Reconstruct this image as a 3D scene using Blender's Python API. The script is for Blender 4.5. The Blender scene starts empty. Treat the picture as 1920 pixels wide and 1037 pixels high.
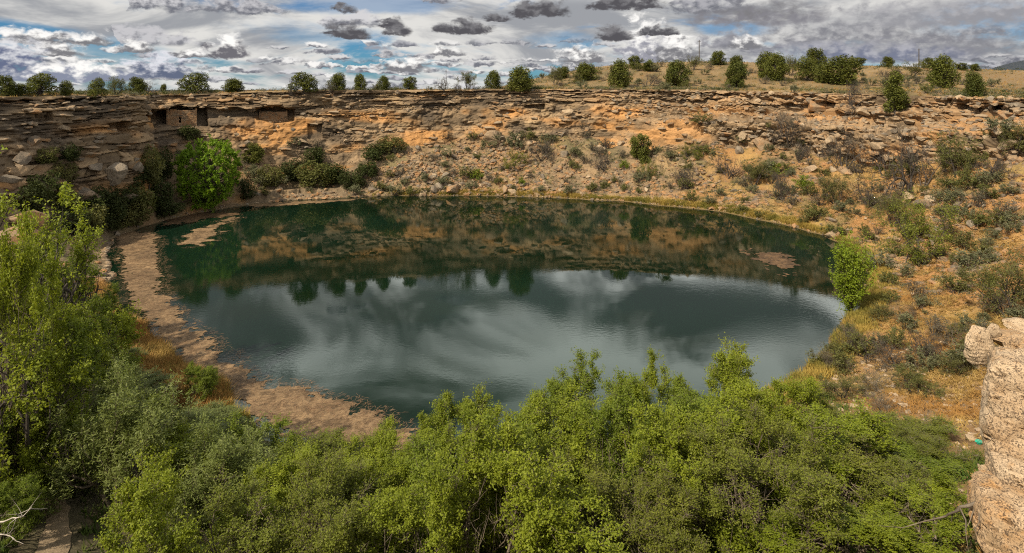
import bpy, math, random
import numpy as np
from mathutils import Vector, Matrix
from mathutils.bvhtree import BVHTree

# ------------------------------------------------------------------ camera, sky, sun, exposure
scene = bpy.context.scene
COL = scene.collection
FPX, CX, HY, CAMZ = 1150.0, 960.0, 155.0, 21.0      # focal length in photo pixels, centre column, horizon row, eye height over the water

cam_d = bpy.data.cameras.new('camera')
cam_d.sensor_width = 36.0
cam_d.lens = 36.0 * FPX / 1920.0
cam_d.shift_y = -(518.5 - HY) / 1920.0
cam_d.clip_start = 0.1
cam_d.clip_end = 30000.0
cam = bpy.data.objects.new('camera', cam_d)
cam.location = (0, 0, CAMZ)
cam.rotation_euler = (math.radians(90), 0, 0)
COL.objects.link(cam)
scene.camera = cam

SUN = Vector((-0.50, -0.52, 0.72)).normalized()
sun_d = bpy.data.lights.new('sun', 'SUN')
sun_d.energy = 5.0
sun_d.angle = math.radians(0.6)
sun_d.color = (1.0, 0.87, 0.68)
sun = bpy.data.objects.new('sun', sun_d)
sun.rotation_euler = SUN.to_track_quat('Z', 'Y').to_euler()
sun.location = (0, 0, 200)
COL.objects.link(sun)

vs = scene.view_settings
vs.view_transform = 'Standard'
vs.look = 'None'
vs.gamma = 1.0
vs.use_curve_mapping = False
vs.exposure = 0.34
scene.display_settings.display_device = 'sRGB'
scene.cycles.max_bounces = 5
scene.cycles.diffuse_bounces = 2
scene.cycles.glossy_bounces = 3
scene.cycles.transmission_bounces = 3
scene.cycles.use_adaptive_sampling = True
scene.cycles.adaptive_threshold = 0.01
scene.cycles.use_denoising = False
scene.cycles.filter_width = 1.1
scene.cycles.sample_clamp_indirect = 4.0


class NT:
    """small helper round a node tree"""
    def __init__(self, tree):
        self.t = tree
        tree.nodes.clear()

    def n(self, kind, _in=None, **kw):
        nd = self.t.nodes.new(kind)
        for k, v in kw.items():
            setattr(nd, k, v)
        if _in:
            for k, v in _in.items():
                s = nd.inputs[k]
                if hasattr(v, 'is_output') or isinstance(v, bpy.types.NodeSocket):
                    self.t.links.new(v, s)
                else:
                    s.default_value = v
        return nd

    def m(self, op, a, b=None, c=None, clamp=False):
        nd = self.t.nodes.new('ShaderNodeMath')
        nd.operation = op
        nd.use_clamp = clamp
        for i, v in enumerate((a, b, c)):
            if v is None:
                continue
            if isinstance(v, bpy.types.NodeSocket):
                self.t.links.new(v, nd.inputs[i])
            else:
                nd.inputs[i].default_value = v
        return nd.outputs[0]

    def mix(self, f, a, b, blend='MIX'):
        nd = self.t.nodes.new('ShaderNodeMix')
        nd.data_type = 'RGBA'
        nd.blend_type = blend
        nd.clamp_factor = True
        for s, v in ((nd.inputs[0], f), (nd.inputs[6], a), (nd.inputs[7], b)):
            if isinstance(v, bpy.types.NodeSocket):
                self.t.links.new(v, s)
            elif isinstance(v, (int, float)):
                s.default_value = v
            else:
                s.default_value = (*v, 1.0) if len(v) == 3 else v
        return nd.outputs[2]

    def smooth(self, v, a, b, lo=0.0, hi=1.0):
        nd = self.t.nodes.new('ShaderNodeMapRange')
        nd.interpolation_type = 'SMOOTHSTEP'
        self.t.links.new(v, nd.inputs[0])
        for i, x in ((1, a), (2, b), (3, lo), (4, hi)):
            nd.inputs[i].default_value = x
        return nd.outputs[0]

    def noise(self, vec, scale, detail=4.0, rough=0.55, dist=0.0, dims='3D'):
        nd = self.t.nodes.new('ShaderNodeTexNoise')
        nd.noise_dimensions = dims
        if vec is not None:
            self.t.links.new(vec, nd.inputs['Vector'])
        nd.inputs['Scale'].default_value = scale
        nd.inputs['Detail'].default_value = detail
        nd.inputs['Roughness'].default_value = rough
        nd.inputs['Distortion'].default_value = dist
        return nd.outputs[0]

    def link(self, a, b):
        self.t.links.new(a, b)


def px_dir(x, y):
    """azimuth and elevation of a photo pixel"""
    az = math.atan((x - CX) / FPX)
    return az, math.atan((HY - y) / FPX * math.cos(az))


WSTR = 0.10
world = bpy.data.worlds.new('World')
scene.world = world
world.use_nodes = True
world.cycles.sampling_method = 'MANUAL'
world.cycles.sample_map_resolution = 512


def build_sky():
    k = NT(world.node_tree)
    S = 1.0 / WSTR
    sky = k.n('ShaderNodeTexSky', sky_type='NISHITA')
    sky.sun_disc = False
    sky.sun_elevation = math.asin(SUN.z)
    sky.sun_rotation = math.atan2(SUN.x, SUN.y)
    sky.altitude = 1100
    sky.air_density = 1.0
    sky.dust_density = 0.6
    sky.ozone_density = 2.0
    blue = k.mix(1.0, sky.outputs[0], (0.17, 0.38, 0.58), 'MULTIPLY')
    geo = k.n('ShaderNodeTexCoord').outputs['Generated']
    sp = k.n('ShaderNodeSeparateXYZ', {0: geo}).outputs
    az = k.m('ARCTAN2', sp[0], sp[1])
    el = k.m('ARCSINE', sp[2])
    uv = k.n('ShaderNodeCombineXYZ', {0: az, 1: el}).outputs[0]

    def scaled(sx, sy, ox=0.0, oy=0.0):
        a = k.m('MULTIPLY_ADD', az, sx, ox)
        b = k.m('MULTIPLY_ADD', el, sy, oy)
        return k.n('ShaderNodeCombineXYZ', {0: a, 1: b}).outputs[0]

    # high veil: streaky grey-white sheet with gaps of blue
    veil = k.noise(scaled(3.6, 13.0, 4.1, 0.35), 1.0, 7.0, 0.60, 0.25, '2D')
    big = k.noise(scaled(1.6, 4.2, 7.7, 1.2), 1.0, 3.0, 0.5, 0.0, '2D')
    cover = k.smooth(k.m('ADD', veil, k.m('MULTIPLY', k.m('SUBTRACT', big, 0.5), 0.7)), 0.34, 0.52)
    # the gap of clear blue low over the cliff with the ruin, thin veil around it
    for (gx, gy, gw, gh) in ((190, 92, 150, 38), (700, 12, 200, 22), (1040, 78, 75, 18), (1390, 55, 70, 12), (1880, 40, 110, 30), (560, 60, 160, 26)):
        a0, e0 = px_dir(gx, gy)
        da = k.m('MULTIPLY', k.m('SUBTRACT', az, a0), FPX / gw)
        de = k.m('MULTIPLY', k.m('SUBTRACT', el, e0), FPX / gh)
        r = k.m('ADD', k.m('MULTIPLY', da, da), k.m('MULTIPLY', de, de))
        g = k.smooth(k.m('ADD', r, k.m('MULTIPLY', k.m('SUBTRACT', veil, 0.5), 5.0)), 0.1, 1.5, 0.80 if gx < 300 else 0.60, 0.0)
        cover = k.m('MULTIPLY', cover, k.m('SUBTRACT', 1.0, g))
    tone = k.noise(scaled(4.0, 13.0, 1.3, 5.2), 1.0, 6.0, 0.6, 0.4, '2D')
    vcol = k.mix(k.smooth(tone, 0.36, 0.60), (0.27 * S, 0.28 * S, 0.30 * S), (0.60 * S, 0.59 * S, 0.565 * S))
    # broad cloud masses above view, brightened for water reflection, dulled higher to cut ambient
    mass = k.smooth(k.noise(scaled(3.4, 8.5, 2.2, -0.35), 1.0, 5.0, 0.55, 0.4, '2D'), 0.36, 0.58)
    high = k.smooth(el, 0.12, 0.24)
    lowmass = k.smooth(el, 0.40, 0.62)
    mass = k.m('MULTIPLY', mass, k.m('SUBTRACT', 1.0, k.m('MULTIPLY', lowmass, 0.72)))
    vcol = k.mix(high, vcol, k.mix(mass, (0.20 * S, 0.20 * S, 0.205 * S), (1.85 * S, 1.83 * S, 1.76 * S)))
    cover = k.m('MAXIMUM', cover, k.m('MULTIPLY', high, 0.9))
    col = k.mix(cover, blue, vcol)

    # fractal used for all cumulus edges and puffs
    edge = k.noise(scaled(36.0, 62.0), 1.0, 8.0, 0.60, 0.25, '2D')
    puff = k.noise(scaled(60.0, 95.0, 3.3, 0.7), 1.0, 5.0, 0.55, 0.0, '2D')
    edgec = k.m('SUBTRACT', edge, 0.5)
    puffc = k.m('SUBTRACT', puff, 0.5)
    wu = k.m('ADD', az, k.m('MULTIPLY', edgec, 0.018))
    wv = k.m('ADD', el, k.m('MULTIPLY', puffc, 0.009))
    warp = k.n('ShaderNodeCombineXYZ', {0: wu, 1: wv}).outputs[0]

    # rows of small cumulus, one in each Voronoi cell; the rows shrink towards the horizon
    def field(col, lo, hi, cu, cv, size, keep, bright, dark, seed):
        fv = k.n('ShaderNodeCombineXYZ', {0: k.m('MULTIPLY_ADD', wu, cu, seed), 1: k.m('MULTIPLY_ADD', wv, cv, seed * 1.7)}).outputs[0]
        vor = k.n('ShaderNodeTexVoronoi', {'Vector': fv, 'Scale': 1.0, 'Randomness': 0.9}, voronoi_dimensions='2D')
        rel = k.n('ShaderNodeVectorMath', {0: fv, 1: vor.outputs['Position']}, operation='SUBTRACT').outputs[0]
        rs = k.n('ShaderNodeSeparateXYZ', {0: rel}).outputs
        rc = k.n('ShaderNodeSeparateColor', {0: vor.outputs['Color']}).outputs
        sz = k.m('MULTIPLY_ADD', rc[1], size * 0.8, size * 0.6)
        dy = k.m('DIVIDE', rs[1], sz)
        dyf = k.m('MAXIMUM', k.m('MULTIPLY', dy, 1.25), k.m('MULTIPLY', dy, -3.2))
        dx = k.m('DIVIDE', rs[0], sz)
        d2 = k.m('ADD', k.m('MULTIPLY', dx, dx), k.m('MULTIPLY', dyf, dyf))
        f = k.m('ADD', k.m('SUBTRACT', 1.0, d2), k.m('MULTIPLY', edgec, 2.9))
        on = k.m('LESS_THAN', rc[0], keep)
        band = k.m('MULTIPLY', k.smooth(el, lo, lo + 0.006), k.smooth(el, hi, hi + 0.02, 1.0, 0.0))
        al = k.m('MULTIPLY', k.m('MULTIPLY', k.smooth(f, 0.0, 0.8), on), band)
        lit = k.smooth(k.m('ADD', dy, k.m('MULTIPLY', puffc, 1.7)), -0.30, 0.45)
        top = k.mix(rc[2], tuple(c * S for c in dark), tuple(c * S for c in bright))
        cc = k.mix(lit, tuple(c * S for c in (0.14, 0.145, 0.17)), top)
        return k.mix(al, col, cc)

    col = field(col, -0.02, 0.024, 24.0, 70.0, 0.64, 0.95, (0.80, 0.78, 0.75), (0.40, 0.40, 0.43), 3.1)
    col = field(col, 0.012, 0.060, 19.0, 52.0, 0.56, 0.92, (0.80, 0.78, 0.75), (0.30, 0.30, 0.33), 8.4)
    col = field(col, 0.050, 0.60, 7.0, 15.0, 0.42, 0.36, (0.55, 0.54, 0.55), (0.22, 0.22, 0.25), 5.9)

    # the clouds that stand out one by one: x, y, half width, half height, (top), (base)
    W, G, D = (0.82, 0.80, 0.77), (0.50, 0.49, 0.50), (0.17, 0.166, 0.174)
    B, L, BL = (0.078, 0.075, 0.083), (0.17, 0.168, 0.18), (0.10, 0.12, 0.18)
    clouds = [
        (1640, 60, 330, 62, (0.40, 0.395, 0.40), (0.19, 0.19, 0.21)),
        (1420, 26, 150, 26, D, (0.19, 0.185, 0.205)),
        (1800, 22, 190, 30, (0.34, 0.335, 0.35), (0.25, 0.25, 0.27)),
        (1600, 100, 190, 22, (0.36, 0.36, 0.40), (0.15, 0.165, 0.23)),
        (1205, 82, 62, 48, W, (0.26, 0.26, 0.30)), (1090, 102, 52, 20, W, L), (1270, 92, 55, 26, W, L), (1405, 80, 30, 13, W, L),
        (1010, 16, 66, 21, D, B), (1175, 3, 80, 18, D, B), (1152, 62, 38, 18, D, B), (1235, 58, 40, 11, D, B),
        (870, 50, 62, 17, D, B), (655, 58, 44, 18, D, B), (735, 42, 28, 12, D, B), (748, 58, 28, 12, D, B), (648, 16, 24, 11, D, B),
        (430, 90, 40, 22, W, (0.13, 0.125, 0.14)), (258, 88, 28, 13, W, L), (170, 76, 36, 11, W, L), (55, 70, 66, 13, W, L),
        (112, 95, 42, 11, W, L), (292, 128, 82, 21, (0.62, 0.62, 0.66), BL), (18, 112, 52, 34, (0.62, 0.62, 0.64), (0.11, 0.13, 0.21)),
        (140, 137, 105, 18, W, (0.20, 0.22, 0.29)), (840, 96, 36, 11, W, L), (765, 122, 55, 16, W, L), (360, 100, 26, 9, W, L), (930, 33, 32, 9, D, B),
    ]
    for (x, y, w, h, top, base) in clouds:
        a0, e0 = px_dir(x, y + h * 0.55)
        d = k.n('ShaderNodeVectorMath', {0: warp, 1: (a0, e0, 0)}, operation='SUBTRACT').outputs[0]
        d = k.n('ShaderNodeVectorMath', {0: d, 1: (FPX / w, FPX / (h * 1.7), 0)}, operation='MULTIPLY').outputs[0]
        s = k.n('ShaderNodeSeparateXYZ', {0: d}).outputs
        dyf = k.m('MAXIMUM', s[1], k.m('MULTIPLY', s[1], -4.5))
        r = k.m('MULTIPLY_ADD', s[0], s[0], k.m('MULTIPLY', dyf, dyf))
        f = k.m('MULTIPLY_ADD', edgec, 2.6 if w < 120 else 1.9, k.m('SUBTRACT', 1.0, r))
        al = k.smooth(f, 0.0, 0.75 if w < 120 else 1.2)
        lit = k.smooth(k.m('MULTIPLY_ADD', puffc, 1.8, s[1]), 0.0, 0.75)
        cc = k.mix(lit, tuple(c * S for c in base), tuple(c * S for c in top))
        col = k.mix(al, col, cc)
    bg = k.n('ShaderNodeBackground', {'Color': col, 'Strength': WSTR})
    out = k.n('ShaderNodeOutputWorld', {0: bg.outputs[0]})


build_sky()

# ------------------------------------------------------------------ helpers
RNG = np.random.default_rng(7)


def _hash(ix, iy, iz, seed):
    h = (ix.astype(np.int64) * 374761393 + iy.astype(np.int64) * 668265263 + iz.astype(np.int64) * 2147483647 + seed * 974634777) & 0xFFFFFFFF
    h = ((h ^ (h >> 13)) * 1274126177) & 0xFFFFFFFF
    h = ((h ^ (h >> 16)) * 2246822519) & 0xFFFFFFFF
    h = h ^ (h >> 15)
    return (h & 0xFFFFFF) / float(0xFFFFFF)


def h1(a, b=0, seed=0):
    a = np.asarray(a)
    return _hash(a, np.zeros_like(a) + b, np.zeros_like(a), seed)


def vnoise(x, y, z=None, seed=0):
    x = np.asarray(x, float); y = np.asarray(y, float)
    x, y = np.broadcast_arrays(x, y)
    ix = np.floor(x); iy = np.floor(y); fx = x - ix; fy = y - iy
    fx = fx * fx * (3 - 2 * fx); fy = fy * fy * (3 - 2 * fy)
    ix = ix.astype(np.int64); iy = iy.astype(np.int64)
    def plane(iz):
        a = _hash(ix, iy, iz, seed); b = _hash(ix + 1, iy, iz, seed)
        c = _hash(ix, iy + 1, iz, seed); d = _hash(ix + 1, iy + 1, iz, seed)
        return (a * (1 - fx) + b * fx) * (1 - fy) + (c * (1 - fx) + d * fx) * fy
    if z is None:
        return plane(np.zeros_like(ix)) * 2 - 1
    z = np.broadcast_to(np.asarray(z, float), x.shape)
    iz = np.floor(z); fz = z - iz; fz = fz * fz * (3 - 2 * fz); iz = iz.astype(np.int64)
    return (plane(iz) * (1 - fz) + plane(iz + 1) * fz) * 2 - 1


def fbm(x, y, z=None, octaves=4, seed=0, gain=0.5):
    t = 0; a = 1.0; n = 0
    for o in range(octaves):
        t = t + a * vnoise(x, y, z, seed + o * 17)
        n += a; a *= gain
        x = np.asarray(x) * 2.03; y = np.asarray(y) * 2.03
        if z is not None:
            z = np.asarray(z) * 2.03
    return t / n


def sstep(a, b, x):
    t = np.clip((x - a) / (b - a), 0, 1)
    return t * t * (3 - 2 * t)


def mesh_np(name, verts, quads=None, tris=None, mats=(), mat_idx=None, smooth=False, attrs=None):
    verts = np.asarray(verts, np.float32).reshape(-1, 3)
    parts = []; sizes = []
    if quads is not None and len(quads):
        q = np.asarray(quads, np.int32).reshape(-1, 4); parts.append(q.ravel()); sizes.append(np.full(len(q), 4, np.int32))
    if tris is not None and len(tris):
        q = np.asarray(tris, np.int32).reshape(-1, 3); parts.append(q.ravel()); sizes.append(np.full(len(q), 3, np.int32))
    loops = np.concatenate(parts); sizes = np.concatenate(sizes)
    starts = np.concatenate(([0], np.cumsum(sizes)[:-1])).astype(np.int32)
    me = bpy.data.meshes.new(name)
    me.vertices.add(len(verts)); me.vertices.foreach_set('co', verts.ravel())
    me.loops.add(len(loops)); me.loops.foreach_set('vertex_index', loops)
    me.polygons.add(len(sizes)); me.polygons.foreach_set('loop_start', starts); me.polygons.foreach_set('loop_total', sizes)
    if mat_idx is not None:
        me.polygons.foreach_set('material_index', np.asarray(mat_idx, np.int32))
    me.polygons.foreach_set('use_smooth', np.full(len(sizes), smooth, bool))
    for m in mats:
        me.materials.append(m)
    if attrs:
        for an, av in attrs.items():
            av = np.asarray(av, np.float32)
            if av.ndim == 2:
                a = me.attributes.new(an, 'FLOAT_COLOR', 'POINT')
                if av.shape[1] == 3:
                    av = np.concatenate([av, np.ones((len(av), 1), np.float32)], 1)
                a.data.foreach_set('color', av.ravel())
            else:
                a = me.attributes.new(an, 'FLOAT', 'POINT'); a.data.foreach_set('value', av)
    me.update(calc_edges=True)
    me.validate()
    return me


def obj(name, me, parent=None, loc=None, rz=0.0, scale=None):
    o = bpy.data.objects.new(name, me)
    COL.objects.link(o)
    if parent is not None:
        o.parent = parent
    if loc is not None:
        o.location = loc
    o.rotation_euler = (0, 0, rz)
    if scale is not None:
        o.scale = scale if hasattr(scale, '__len__') else (scale,) * 3
    return o


def tag(o, label=None, cat=None, group=None, kind=None):
    if label: o['label'] = label
    if cat: o['category'] = cat
    if group: o['group'] = group
    if kind: o['kind'] = kind
    return o


# ------------------------------------------------------------------ materials
def new_mat(name):
    m = bpy.data.materials.new(name)
    m.use_nodes = True
    return m, NT(m.node_tree)


def finish(k, bsdf):
    k.n('ShaderNodeOutputMaterial', {0: bsdf})


def leaf_mat(name, c1, c2, c3, transl=0.35, gloss=0.25):
    """leaf colours vary from leaf to leaf and plant to plant"""
    m, k = new_mat(name)
    isl = k.n('ShaderNodeNewGeometry').outputs['Random Per Island']
    rnd = k.n('ShaderNodeObjectInfo').outputs['Random']
    pos = k.n('ShaderNodeTexCoord').outputs['Object']
    clump = k.noise(pos, 0.8, 2.0)
    a = k.mix(isl, c1, c2)
    f = k.smooth(k.m('ADD', k.m('MULTIPLY', clump, 0.8), k.m('MULTIPLY', rnd, 0.4)), 0.40, 0.85)
    col = k.mix(f, a, c3)
    bv = k.m('MULTIPLY_ADD', rnd, 0.5, 0.72)
    col = k.mix(1.0, col, k.n('ShaderNodeCombineXYZ', {0: bv, 1: k.m('MULTIPLY_ADD', rnd, 0.42, 0.77), 2: bv}).outputs[0], 'MULTIPLY')
    p = k.n('ShaderNodeBsdfPrincipled', {'Base Color': col, 'Roughness': 0.55})
    p.inputs['Specular IOR Level'].default_value = gloss
    tr = k.n('ShaderNodeBsdfTranslucent', {'Color': k.mix(1.0, col, (1.15, 1.1, 0.6), 'MULTIPLY')})
    mx = k.n('ShaderNodeMixShader', {0: transl, 1: p.outputs[0], 2: tr.outputs[0]})
    finish(k, mx.outputs[0])
    return m


def bark_mat(name, c1, c2, sc=6.0):
    m, k = new_mat(name)
    pos = k.n('ShaderNodeTexCoord').outputs['Object']
    n = k.noise(pos, sc, 4.0)
    col = k.mix(k.smooth(n, 0.35, 0.65), c1, c2)
    bmp = k.n('ShaderNodeBump', {'Height': n, 'Strength': 0.5, 'Distance': 0.03})
    p = k.n('ShaderNodeBsdfPrincipled', {'Base Color': col, 'Roughness': 0.85, 'Normal': bmp.outputs[0]})
    finish(k, p.outputs[0])
    return m


def rock_mat(name, attr=False, base=(0.26, 0.185, 0.115), pale=(0.36, 0.275, 0.18), rust=(0.36, 0.18, 0.07), lichen=(0.055, 0.05, 0.045), lich_amt=0.62, scale=1.0, bump=0.6, coord='Object'):
    m, k = new_mat(name)
    pos = k.n('ShaderNodeTexCoord').outputs[coord]
    n1 = k.noise(pos, 0.55 * scale, 5.0, 0.6)
    n2 = k.noise(pos, 3.2 * scale, 6.0, 0.65)
    n3 = k.noise(pos, 11.0 * scale, 4.0, 0.7)
    if attr:
        col = k.n('ShaderNodeAttribute', attribute_name='tint').outputs['Color']
        v = k.m('MULTIPLY_ADD', n2, 1.1, 0.45)
        col = k.mix(1.0, col, k.n('ShaderNodeCombineXYZ', {0: v, 1: v, 2: v}).outputs[0], 'MULTIPLY')
    else:
        rnd = k.n('ShaderNodeObjectInfo').outputs['Random']
        col = k.mix(k.smooth(k.m('ADD', n1, k.m('MULTIPLY_ADD', rnd, 0.3, -0.15)), 0.36, 0.64), base, pale)
        col = k.mix(k.smooth(k.m('MULTIPLY_ADD', rnd, -0.25, k.noise(pos, 0.9 * scale, 3.0)), 0.40, 0.62, 0.0, 0.8), col, rust)
        v = k.m('MULTIPLY_ADD', n2, 0.8, 0.6)
        col = k.mix(1.0, col, k.n('ShaderNodeCombineXYZ', {0: v, 1: v, 2: v}).outputs[0], 'MULTIPLY')
    # dark lichen flecks and grey desert varnish
    fl = k.smooth(k.m('MULTIPLY_ADD', n3, 0.65, k.m('MULTIPLY', n2, 0.35)), lich_amt - 0.06, lich_amt + 0.03, 0.0, 0.85)
    col = k.mix(fl, col, lichen)
    hgt = k.m('ADD', n2, k.m('MULTIPLY', n3, 0.5))
    bmp = k.n('ShaderNodeBump', {'Height': hgt, 'Strength': bump, 'Distance': 0.12 / scale})
    p = k.n('ShaderNodeBsdfPrincipled', {'Base Color': col, 'Roughness': 0.9, 'Normal': bmp.outputs[0]})
    p.inputs['Specular IOR Level'].default_value = 0.2
    finish(k, p.outputs[0])
    return m


def soil_mat(name):
    m, k = new_mat(name)
    pos = k.n('ShaderNodeTexCoord').outputs['Object']
    col = k.n('ShaderNodeAttribute', attribute_name='tint').outputs['Color']
    n1 = k.noise(pos, 0.9, 6.0, 0.65)
    n2 = k.noise(pos, 4.5, 5.0, 0.7)
    v = k.m('MULTIPLY_ADD', n2, 1.3, 0.35)
    col = k.mix(1.0, col, k.n('ShaderNodeCombineXYZ', {0: v, 1: v, 2: v}).outputs[0], 'MULTIPLY')
    # loose pale stones
    vor = k.n('ShaderNodeTexVoronoi', {'Vector': pos, 'Scale': 2.6}, voronoi_dimensions='3D')
    rc = k.n('ShaderNodeSeparateColor', {0: vor.outputs['Color']}).outputs
    st = k.m('MULTIPLY', k.smooth(vor.outputs['Distance'], 0.22, 0.32, 1.0, 0.0), k.m('GREATER_THAN', rc[0], 0.72))
    col = k.mix(k.m('MULTIPLY', st, 0.8), col, k.mix(rc[1], (0.24, 0.18, 0.115), (0.36, 0.28, 0.19)))
    col = k.mix(k.smooth(n1, 0.56, 0.72, 0.0, 0.55), col, (0.17, 0.125, 0.075))
    hgt = k.m('ADD', k.m('ADD', n1, k.m('MULTIPLY', n2, 0.4)), k.m('MULTIPLY', st, 0.4))
    bmp = k.n('ShaderNodeBump', {'Height': hgt, 'Strength': 0.7, 'Distance': 0.2})
    p = k.n('ShaderNodeBsdfPrincipled', {'Base Color': col, 'Roughness': 0.95, 'Normal': bmp.outputs[0]})
    p.inputs['Specular IOR Level'].default_value = 0.1
    finish(k, p.outputs[0])
    return m


def plain_mat(name, col, rough=0.8, var=0.25, sc=5.0):
    m, k = new_mat(name)
    pos = k.n('ShaderNodeTexCoord').outputs['Object']
    n = k.noise(pos, sc, 4.0)
    c = k.mix(n, tuple(x * (1 - var) for x in col), tuple(x * (1 + var) for x in col))
    p = k.n('ShaderNodeBsdfPrincipled', {'Base Color': c, 'Roughness': rough})
    finish(k, p.outputs[0])
    return m


def blade_mat(name, c1, c2, c3):
    m, k = new_mat(name)
    isl = k.n('ShaderNodeNewGeometry').outputs['Random Per Island']
    pos = k.n('ShaderNodeTexCoord').outputs['Object']
    n = k.noise(pos, 0.22, 3.0)
    col = k.mix(k.smooth(n, 0.4, 0.62), k.mix(isl, c1, c2), c3)
    p = k.n('ShaderNodeBsdfPrincipled', {'Base Color': col, 'Roughness': 0.8})
    p.inputs['Specular IOR Level'].default_value = 0.15
    tr = k.n('ShaderNodeBsdfTranslucent', {'Color': col})
    mx = k.n('ShaderNodeMixShader', {0: 0.25, 1: p.outputs[0], 2: tr.outputs[0]})
    finish(k, mx.outputs[0])
    return m


M = {}
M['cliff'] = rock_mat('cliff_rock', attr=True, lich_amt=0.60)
M['soil'] = soil_mat('slope_soil')
M['boulder'] = rock_mat('boulder_rock', lich_amt=0.61)
M['greyrock'] = rock_mat('grey_rock', base=(0.155, 0.125, 0.092), pale=(0.25, 0.205, 0.15), rust=(0.27, 0.16, 0.08), lich_amt=0.58)
M['outcrop'] = rock_mat('outcrop_rock', base=(0.40, 0.275, 0.16), pale=(0.49, 0.375, 0.25), rust=(0.44, 0.24, 0.09), lichen=(0.05, 0.035, 0.028), lich_amt=0.545, scale=1.9, bump=0.8)
M['slab'] = rock_mat('ledge_rock', base=(0.185, 0.138, 0.09), pale=(0.29, 0.22, 0.145), rust=(0.34, 0.175, 0.07), lich_amt=0.59)
M['lime'] = leaf_mat('lime_leaf', (0.24, 0.29, 0.024), (0.35, 0.395, 0.042), (0.155, 0.20, 0.018), 0.45)
M['green'] = leaf_mat('green_leaf', (0.175, 0.23, 0.024), (0.26, 0.315, 0.04), (0.115, 0.16, 0.017), 0.45)
M['olive'] = leaf_mat('olive_leaf', (0.19, 0.215, 0.030), (0.275, 0.30, 0.048), (0.125, 0.145, 0.021), 0.42)
M['willow'] = leaf_mat('willow_leaf', (0.17, 0.20, 0.065), (0.24, 0.27, 0.095), (0.13, 0.165, 0.04), 0.38)
M['vivid'] = leaf_mat('vivid_leaf', (0.185, 0.30, 0.018), (0.27, 0.39, 0.030), (0.12, 0.21, 0.013), 0.42)
M['juniper'] = leaf_mat('juniper_scale_leaf', (0.105, 0.115, 0.024), (0.17, 0.175, 0.038), (0.062, 0.075, 0.018), 0.15, 0.1)
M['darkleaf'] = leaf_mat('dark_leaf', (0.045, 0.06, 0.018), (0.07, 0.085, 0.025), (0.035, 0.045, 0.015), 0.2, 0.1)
M['sage'] = leaf_mat('sage_leaf', (0.13, 0.135, 0.075), (0.19, 0.19, 0.11), (0.105, 0.11, 0.05), 0.2, 0.1)
M['greyscrub'] = leaf_mat('grey_scrub_leaf', (0.115, 0.10, 0.07), (0.16, 0.145, 0.105), (0.09, 0.08, 0.055), 0.2, 0.1)
M['dull'] = leaf_mat('dull_olive_leaf', (0.125, 0.128, 0.040), (0.185, 0.185, 0.060), (0.088, 0.09, 0.030), 0.3, 0.1)
M['bark'] = bark_mat('dark_bark', (0.035, 0.028, 0.022), (0.075, 0.06, 0.048))
M['twig'] = bark_mat('grey_brown_twig', (0.085, 0.066, 0.048), (0.18, 0.145, 0.105), 2.0)
M['deadwood'] = bark_mat('bleached_wood', (0.30, 0.26, 0.22), (0.45, 0.41, 0.36), 3.0)
M['straw'] = blade_mat('dry_grass_blade', (0.28, 0.18, 0.055), (0.46, 0.32, 0.11), (0.34, 0.185, 0.055))
M['sedge'] = blade_mat('sedge_blade', (0.30, 0.215, 0.05), (0.43, 0.31, 0.08), (0.20, 0.18, 0.04))
M['turf'] = blade_mat('green_grass_blade', (0.05, 0.09, 0.015), (0.09, 0.14, 0.025), (0.10, 0.11, 0.03))

# ------------------------------------------------------------------ the sinkhole: shore, cliff foot and rim, station by station round the pool
# shore x,y | cliff foot x,y,z | rim x,y,z | column density
ST = np.array([
    (0, 34, 0, 9, 9.0, 0, 1.5, 19.3, .25), (-12, 35, -18, 12, 8.0, -16, 4, 19.3, .3), (-20, 42, -38, 24, 9.0, -42, 14, 19.3, .35),
    (-34.8, 55, -56, 42, 9.0, -61, 36, 19.0, .5), (-46, 70, -60, 64, 8.5, -66, 60, 19.2, .8), (-53, 82, -58, 80, 6.5, -62.5, 78, 19.2, 1),
    (-53.5, 91, -54.5, 93.5, 5.0, -56.5, 94.5, 19.0, 1), (-50, 99, -63, 105, 8.0, -65.5, 106.5, 18.9, 1), (-45, 105, -57.5, 113, 8.0, -62, 117, 18.7, 1),
    (-36, 110, -44.5, 118, 5.2, -46, 121.5, 19.2, 1), (-25, 113.5, -33, 121.5, 5.6, -34, 125, 19.4, 1), (-16, 114, -19.5, 125, 8.5, -20, 128.5, 19.5, 1),
    (-6, 114, -6, 128, 10.2, -6.5, 132, 19.5, 1), (10, 111, 12, 129, 10.4, 11.5, 133.5, 19.6, 1), (22, 107, 28, 125.5, 9.2, 28, 132, 19.5, 1),
    (35, 98.5, 43, 119, 8.6, 45, 127, 19.3, 1), (42, 86, 53.5, 109, 9.0, 57.5, 118, 19.0, 1), (42.5, 77, 60, 97, 9.8, 66, 105, 18.8, 1),
    (40, 69, 64, 82, 11.2, 71.5, 90, 18.7, .9), (36, 62, 66, 67, 12.5, 74, 71, 18.9, .5), (29, 53, 56, 46, 12.5, 62, 44, 19.0, .35),
    (21, 44, 34, 24, 11.0, 42, 20, 19.2, .3), (12.5, 37.5, 19, 16, 10.0, 24, 9, 19.3, .25)], float)


def periodic_cr(tab, t):
    n = len(tab)
    i = np.floor(t).astype(int); f = (t - i)[:, None]
    p0, p1, p2, p3 = tab[(i - 1) % n], tab[i % n], tab[(i + 1) % n], tab[(i + 2) % n]
    return 0.5 * (2 * p1 + (p2 - p0) * f + (2 * p0 - 5 * p1 + 4 * p2 - p3) * f ** 2 + (3 * p1 - p0 - 3 * p2 + p3) * f ** 3)


def lin(tab, t):
    n = len(tab); i = np.floor(t).astype(int); f = t - i
    return tab[i % n] * (1 - f) + tab[(i + 1) % n] * f


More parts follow.
